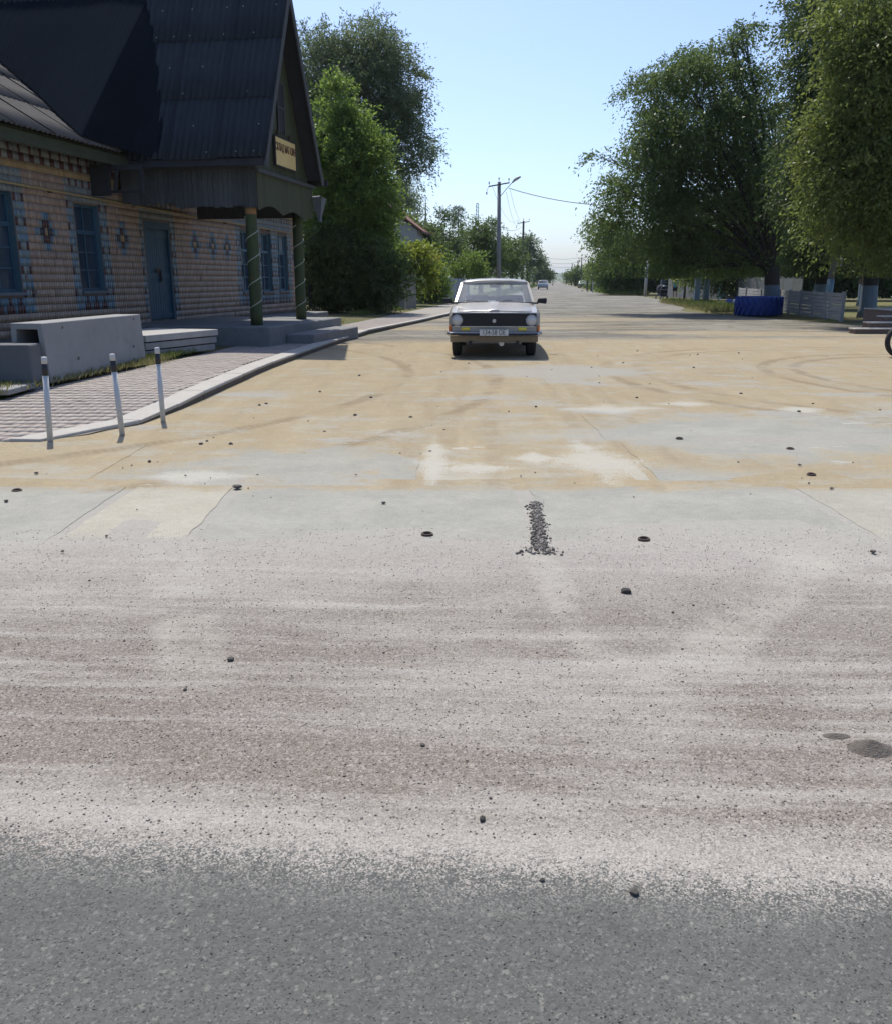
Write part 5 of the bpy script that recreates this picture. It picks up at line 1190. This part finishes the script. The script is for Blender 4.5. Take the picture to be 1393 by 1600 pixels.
# yellow-green vine bushes over the pipe
for i, (px, Y, bl_, nn, lf, lab) in enumerate((
    (590, 47, [(585,415,22,26),(605,400,24,18),(595,440,24,24)], 700, 'bright', 'yellow-green bush left of the pipe upright'),
    (640, 48, [(640,400,30,16),(630,425,26,24),(655,430,24,22)], 900, 'lime', 'sunlit lime-green vine bush under the raised pipe'),
    (672, 52, [(672,425,16,26),(680,445,12,18),(665,450,16,16)], 600, 'bright', 'flowering bush with orange blooms beside the pipe corner'))):
    t = tree('vine_bush', lab, 'bush', gp(px, Y), pb(Y, bl_), nn, 10, .55, .35, .16, lf, .55, .06, shell=.6)
    if i == 2:
        S, d = crown_points(pb(Y, [(684,410,8,8),(682,452,8,7),(676,445,7,6)]), 60, .6); Vv, Ff = leaf_quads(S - np.array(t.location), d, .16, .8); link('flowers', np_mesh('flowers', Vv, Ff, LEAF['orange']), t)
def spruce(px, top, base_y, Y, lab):
    q = at(px, top, Y); t = empty('spruce_tree', (q.x, Y, 0)); tag(t, lab, 'tree'); Ht = q.z
    m = MB(); m.tube([(0, 0, 0), (0, 0, Ht)], [.2, .02], 7); m.build('trunk', bark, t, True)
    S = []; D = []
    for k in range(420):
        z = Ht*(.25 + .75*RNG.random()**.8); r = (Ht - z)*.26 + .1; a = RNG.random()*6.28; s = RNG.random()**.5
        S.append((math.cos(a)*r*s*.6, math.sin(a)*r*s*.6, z)); D.append((math.cos(a), math.sin(a), -.25))
    V, F = twigs(np.array(S), np.array(D), .7, 10, .1, .24, .25, .07); link('crown', np_mesh('crown', V, F, LEAF['dark']), t)
spruce(715, 322, 440, 98, 'dark pointed spruce above the garden trees')
# whitewashed post-like trunk beside the pram
m = MB(); m.tube([(0, 0, 0), (0, 0, 3.2)], [.16, .12], 8); o = m.build('whitewashed_trunk', M_plain('whitewash', (.46, .45, .42), .9, .2, 3), None, True); o.location = (18.65, 83, 0); tag(o, 'pale whitewashed trunk left of the pram', 'trunk')
m = MB(); m.box(-.3, .3, -.3, .3, 0, 1.0); m.box(-.34, .34, -.34, .34, 1.0, 1.08); o = m.build('litter_bin', M_plain('blue_bin', (.05, .10, .16), .6), None, bevel=.03); q = at(936, 452, 115); o.location = (q.x, 115, 0); tag(o, 'small dark blue bin on the verge by the dark poles', 'bin')
m = MB(); m.tube([(0, 0, 0), (0, 0, 1.5)], .09, 8); o = m.build('marker_post', M_plain('post_white', (.5, .5, .47), .8)); q = at(925, 450, 112); o.location = (q.x, 112, 0); tag(o, 'short pale post left of the dark blue bin', 'post')

# ------------------------------------------------------------------ grass
def grass(name, label, pts, h, leaf, z0=0.0, n=6):
    P = np.repeat(np.array([(x, y, z0) for x, y in pts]), n, 0) + RNG.normal(size=(len(pts)*n, 3))*np.array((.07, .07, 0))
    D = RNG.normal(size=P.shape)*np.array((.5, .5, .15)) + np.array((0, 0, 1.))
    V, F = leaf_quads(P, D, h, .10, 1); o = link(name, np_mesh(name, V, F, LEAF[leaf])); tag(o, label, 'grass', kind='stuff'); return o
def strip(a, b, wd, n):
    t = RNG.random(n); s = RNG.random(n)*wd; return [(a[0] + (b[0]-a[0])*q - w_, a[1] + (b[1]-a[1])*q) for q, w_ in zip(t, s)]
grass('verge_grass', 'dry and green grass along the inner edge of the paved walk', strip((-5.4, 9.9), (-4.62, 17), .5, 900) + strip((-6.9, 8.0), (-5.4, 9.9), .6, 500), .11, 'grass', .14, 6)
grass('verge_dry_grass', 'dry straw-coloured grass in front of the concrete trough', strip((-5.3, 9.9), (-4.7, 15), .6, 700) + strip((-6.8, 8.0), (-5.3, 9.9), .7, 600), .10, 'dry', .14, 6)
grass('porch_weeds', 'sunlit weeds growing beside the far end of the porch', strip((-3.9, 24), (-3.2, 27.5), .8, 500), .22, 'dry', .12, 6)
grass('gate_weeds', 'thin weeds at the foot of the garden slabs', strip((-3.2, 34), (-2.0, 41), .6, 400), .18, 'grass', .12, 5)
grass('island_grass', 'dry weeds on the verge left of the blue tyre', [(RNG.uniform(11.9, 13.8) + (y-40)*.12, y) for y in RNG.uniform(39.5, 60, 900)], .22, 'dry', .0, 5)
grass('island_green', 'green weeds on the verge by the blue pillar', [(RNG.uniform(12.2, 15.0) + (y-40)*.12, y) for y in RNG.uniform(40, 62, 800)], .30, 'grass', .0, 5)
def lat_grass(l0, l1, s0, s1, n): 
    return [rl(RNG.uniform(l0, l1), RNG.uniform(s0, s1)) for _ in range(n)]
grass('roadside_grass', 'long grass along the far right side of the street', lat_grass(5.4, 9, 88, 230, 2500), .5, 'grass', .0, 4)
grass('left_roadside_grass', 'grass patch along the far left side of the street', lat_grass(-7, -4.8, 75, 230, 1500), .4, 'grass', .0, 4)

# ------------------------------------------------------------------ stones and grit
stone_m = M_plain('dark_stone', (.10, .09, .08), .95, .4, 30, bump=.6, objrand=.3)
SM_ = []
for k in range(5):
    bm = bmesh.new(); bmesh.ops.create_icosphere(bm, subdivisions=1, radius=1)
    rs = np.random.default_rng(k)
    for v in bm.verts: v.co *= .75 + .5*rs.random(); v.co.z *= .65
    me = bpy.data.meshes.new('stone'); bm.to_mesh(me); bm.free(); me.materials.append(stone_m); SM_.append(me)
def where(x, y, r):
    size = 'tiny' if r < .011 else 'small' if r < .018 else 'fist-sized'
    if y < 4.4: place = 'in the pinkish grit left of centre' if x < 0 else 'in the pinkish grit right of centre'
    elif y < 6.1: place = 'on the pale slabs left of the rubble strip' if x < .55 else 'on the pale slabs right of the rubble strip'
    elif y < 8: place = 'on the sandy slabs left of the white patches' if x < 0 else 'on the sandy slabs right of the white patches'
    elif y < 12: place = 'on the sand near the white posts' if x < -.5 else 'on the sand in the middle of the yard' if x < 2.5 else 'on the sand at the right of the yard'
    else: place = 'on the sand between kerb and car' if x < .2 else 'on the sand just in front of the car' if x < 2.2 else 'on the sand right of the car'
    return '%s dark stone lying %s' % (size, place), '%s dark stones %s' % (size, place)
def stone(x, y, r, lab, group=None, name='stone', z=0):
    if group: lab, group = where(x, y, r)
    o = link(name, random.choice(SM_), None, (x, y, z + r*.35), (0, 0, random.random()*6), (r, r*random.uniform(.7, 1.1), r*random.uniform(.7, 1.0))); return tag(o, lab, 'stone', group)
for _ in range(85):
    y = 7.2 + 13*random.random()**1.2; x = random.uniform(-2.8, 5.5) if y < 12 else random.uniform(-2.3, 8)
    if .0 < x < 2 and y > 16: continue
    stone(x, y, random.choice((.007, .009, .012, .014, .016, .024)), 'small dark stone lying loose on the yellow sand', 'dark stones scattered on the sand')
for _ in range(40):
    stone(random.uniform(-3.2, 3.6), random.uniform(4.4, 7), random.choice((.006, .008, .010, .017)), 'small dark stone lying on the pale concrete slabs', 'dark stones on the slabs', z=.008)
for _ in range(22):
    stone(random.uniform(-1.8, 2), random.uniform(1.9, 4.3), random.choice((.004, .005, .007, .009)), 'small dark stone lying in the pinkish grit', 'dark stones in the grit')
stone(.86, 3.88, .032, 'lone larger dark stone right of centre on the pale dust'); stone(.10, 2.08, .014, 'dark lump at the lower centre of the pinkish grit')
stone(.46, 1.785, .014, 'black lump on the asphalt edge right of centre'); stone(.24, 1.83, .009, 'little black lump on the asphalt edge near the centre')
stone(-.85, 3.12, .016, 'dark pebble in the grit left of centre'); stone(-1.5, 6.0, .035, 'dark stone at the far corner of the bright slab', z=.008)
def mound(name, x, y, rx, ry, h, lab, cat, seed):
    rs = np.random.default_rng(seed); n_ = 26; A_ = rs.normal(size=(9, 4)); V = []; F = []
    for i in range(n_):
        for j in range(n_):
            a_, b_ = (i/(n_-1)*2 - 1)*1.15, (j/(n_-1)*2 - 1)*1.15; r_ = math.hypot(a_, b_)
            bumps = sum(.10*q[0]*math.sin(a_*q[1]*5 + b_*q[2]*5 + q[3]*3) for q in A_)
            z = h*(max(0, 1 - r_*(1 + .25*bumps))**1.1)*(1 + .5*bumps) + (h*.10*rs.random() if r_ < .95 else 0) - .002
            V.append((a_*rx, b_*ry, z))
    for i in range(n_-1):
        for j in range(n_-1): k = i*n_ + j; F.append((k, k+n_, k+n_+1, k+1))
    o = link(name, np_mesh(name, V, F, M_plain(name, (.13, .112, .094), .95, .45, 60, (.075, .064, .053), .5, .9, 150))); o.location = (x, y, 0); tag(o, lab, cat)
mound('earth_mound', 1.36, 2.455, .075, .058, .034, 'small mound of dark grey earth at the lower right', 'mound', 3)
mound('flat_clod', 1.285, 2.535, .052, .026, .012, 'flat dark clod just above the small earth mound', 'clod', 5)
def pebbles(name, label, P, r, mat, kind='stuff'):
    n = len(P); P = np.array(P); base = np.array([(1,0,0),(-1,0,0),(0,1,0),(0,-1,0),(0,0,.8),(0,0,-.6)], float)
    rr_ = np.array(r)[:, None, None]; V = base[None]*(.6 + .8*RNG.random((n, 6, 1)))*rr_
    a = RNG.random(n)*6.28; ca_, sa_ = np.cos(a)[:, None], np.sin(a)[:, None]
    V = np.stack([V[..., 0]*ca_ - V[..., 1]*sa_, V[..., 0]*sa_ + V[..., 1]*ca_, V[..., 2]], -1) + P[:, None, :]
    f = np.array([(0,2,4),(2,1,4),(1,3,4),(3,0,4),(2,0,5),(1,2,5),(3,1,5),(0,3,5)])
    F = (np.arange(n)[:, None, None]*6 + f[None]).reshape(-1, 3)
    o = link(name, np_mesh(name, V.reshape(-1, 3), F, mat)); return tag(o, label, 'gravel', kind=kind)
def M_peb(name, c1, c2, c3):
    g = NG(name); i = g.island(); g.bsdf(g.mix(g.ss(i, .75, .8), g.mix(i, c1, c2), c3), .9, spec=.2); return g.mat
N = 16000; yy = 2.0 + 3.0*RNG.random(N)**1.1; xx = (RNG.random(N)*2 - 1)*(.62*yy + .3)
pebbles('grit', 'pinkish crushed grit strewn over the dusty forecourt', np.stack([xx, yy, np.full(N, .001)], 1), .0012 + .0035*RNG.random(N)**2.5, M_peb('grit', (.19, .16, .138), (.30, .265, .235), (.14, .118, .10)))
N = 5000; yy = 1.0 + .95*RNG.random(N); xx = (RNG.random(N)*2 - 1)*(.62*yy + .3)
pebbles('asphalt_chips', 'loose pale chips on the grey asphalt', np.stack([xx, yy, np.full(N, .0004)], 1), .001 + .0022*RNG.random(N)**2.5, M_peb('chips', (.10, .10, .096), (.165, .16, .152), (.05, .05, .05)))
N = 1300; tt = RNG.random(N); P = np.stack([.60 - .08*(1-tt) + RNG.normal(size=N)*(.022 + .03*(tt < .12)), 4.46 + tt*1.16, np.full(N, .004)], 1)
pebbles('rubble_strip', 'strip of dark broken rubble filling the joint between two slabs', P, .003 + .011*RNG.random(N)**2, M_peb('rubble', (.07, .066, .06), (.15, .14, .13), (.24, .22, .20)))

# ------------------------------------------------------------------ air
hz = bpy.data.materials.new('haze'); hz.use_nodes = True; t_ = hz.node_tree; t_.nodes.clear()
pv_ = t_.nodes.new('ShaderNodeVolumePrincipled'); pv_.inputs['Color'].default_value = (.80, .90, 1, 1); pv_.inputs['Density'].default_value = 1.2e-4; pv_.inputs['Anisotropy'].default_value = .3
om = t_.nodes.new('ShaderNodeOutputMaterial'); t_.links.new(pv_.outputs[0], om.inputs['Volume'])
m = MB(); m.box(-3400, 3400, -60, 5800, -1.2, 64); o = m.build('haze', hz); tag(o, 'thin pale summer haze over the street and distant hills', 'haze', kind='stuff')
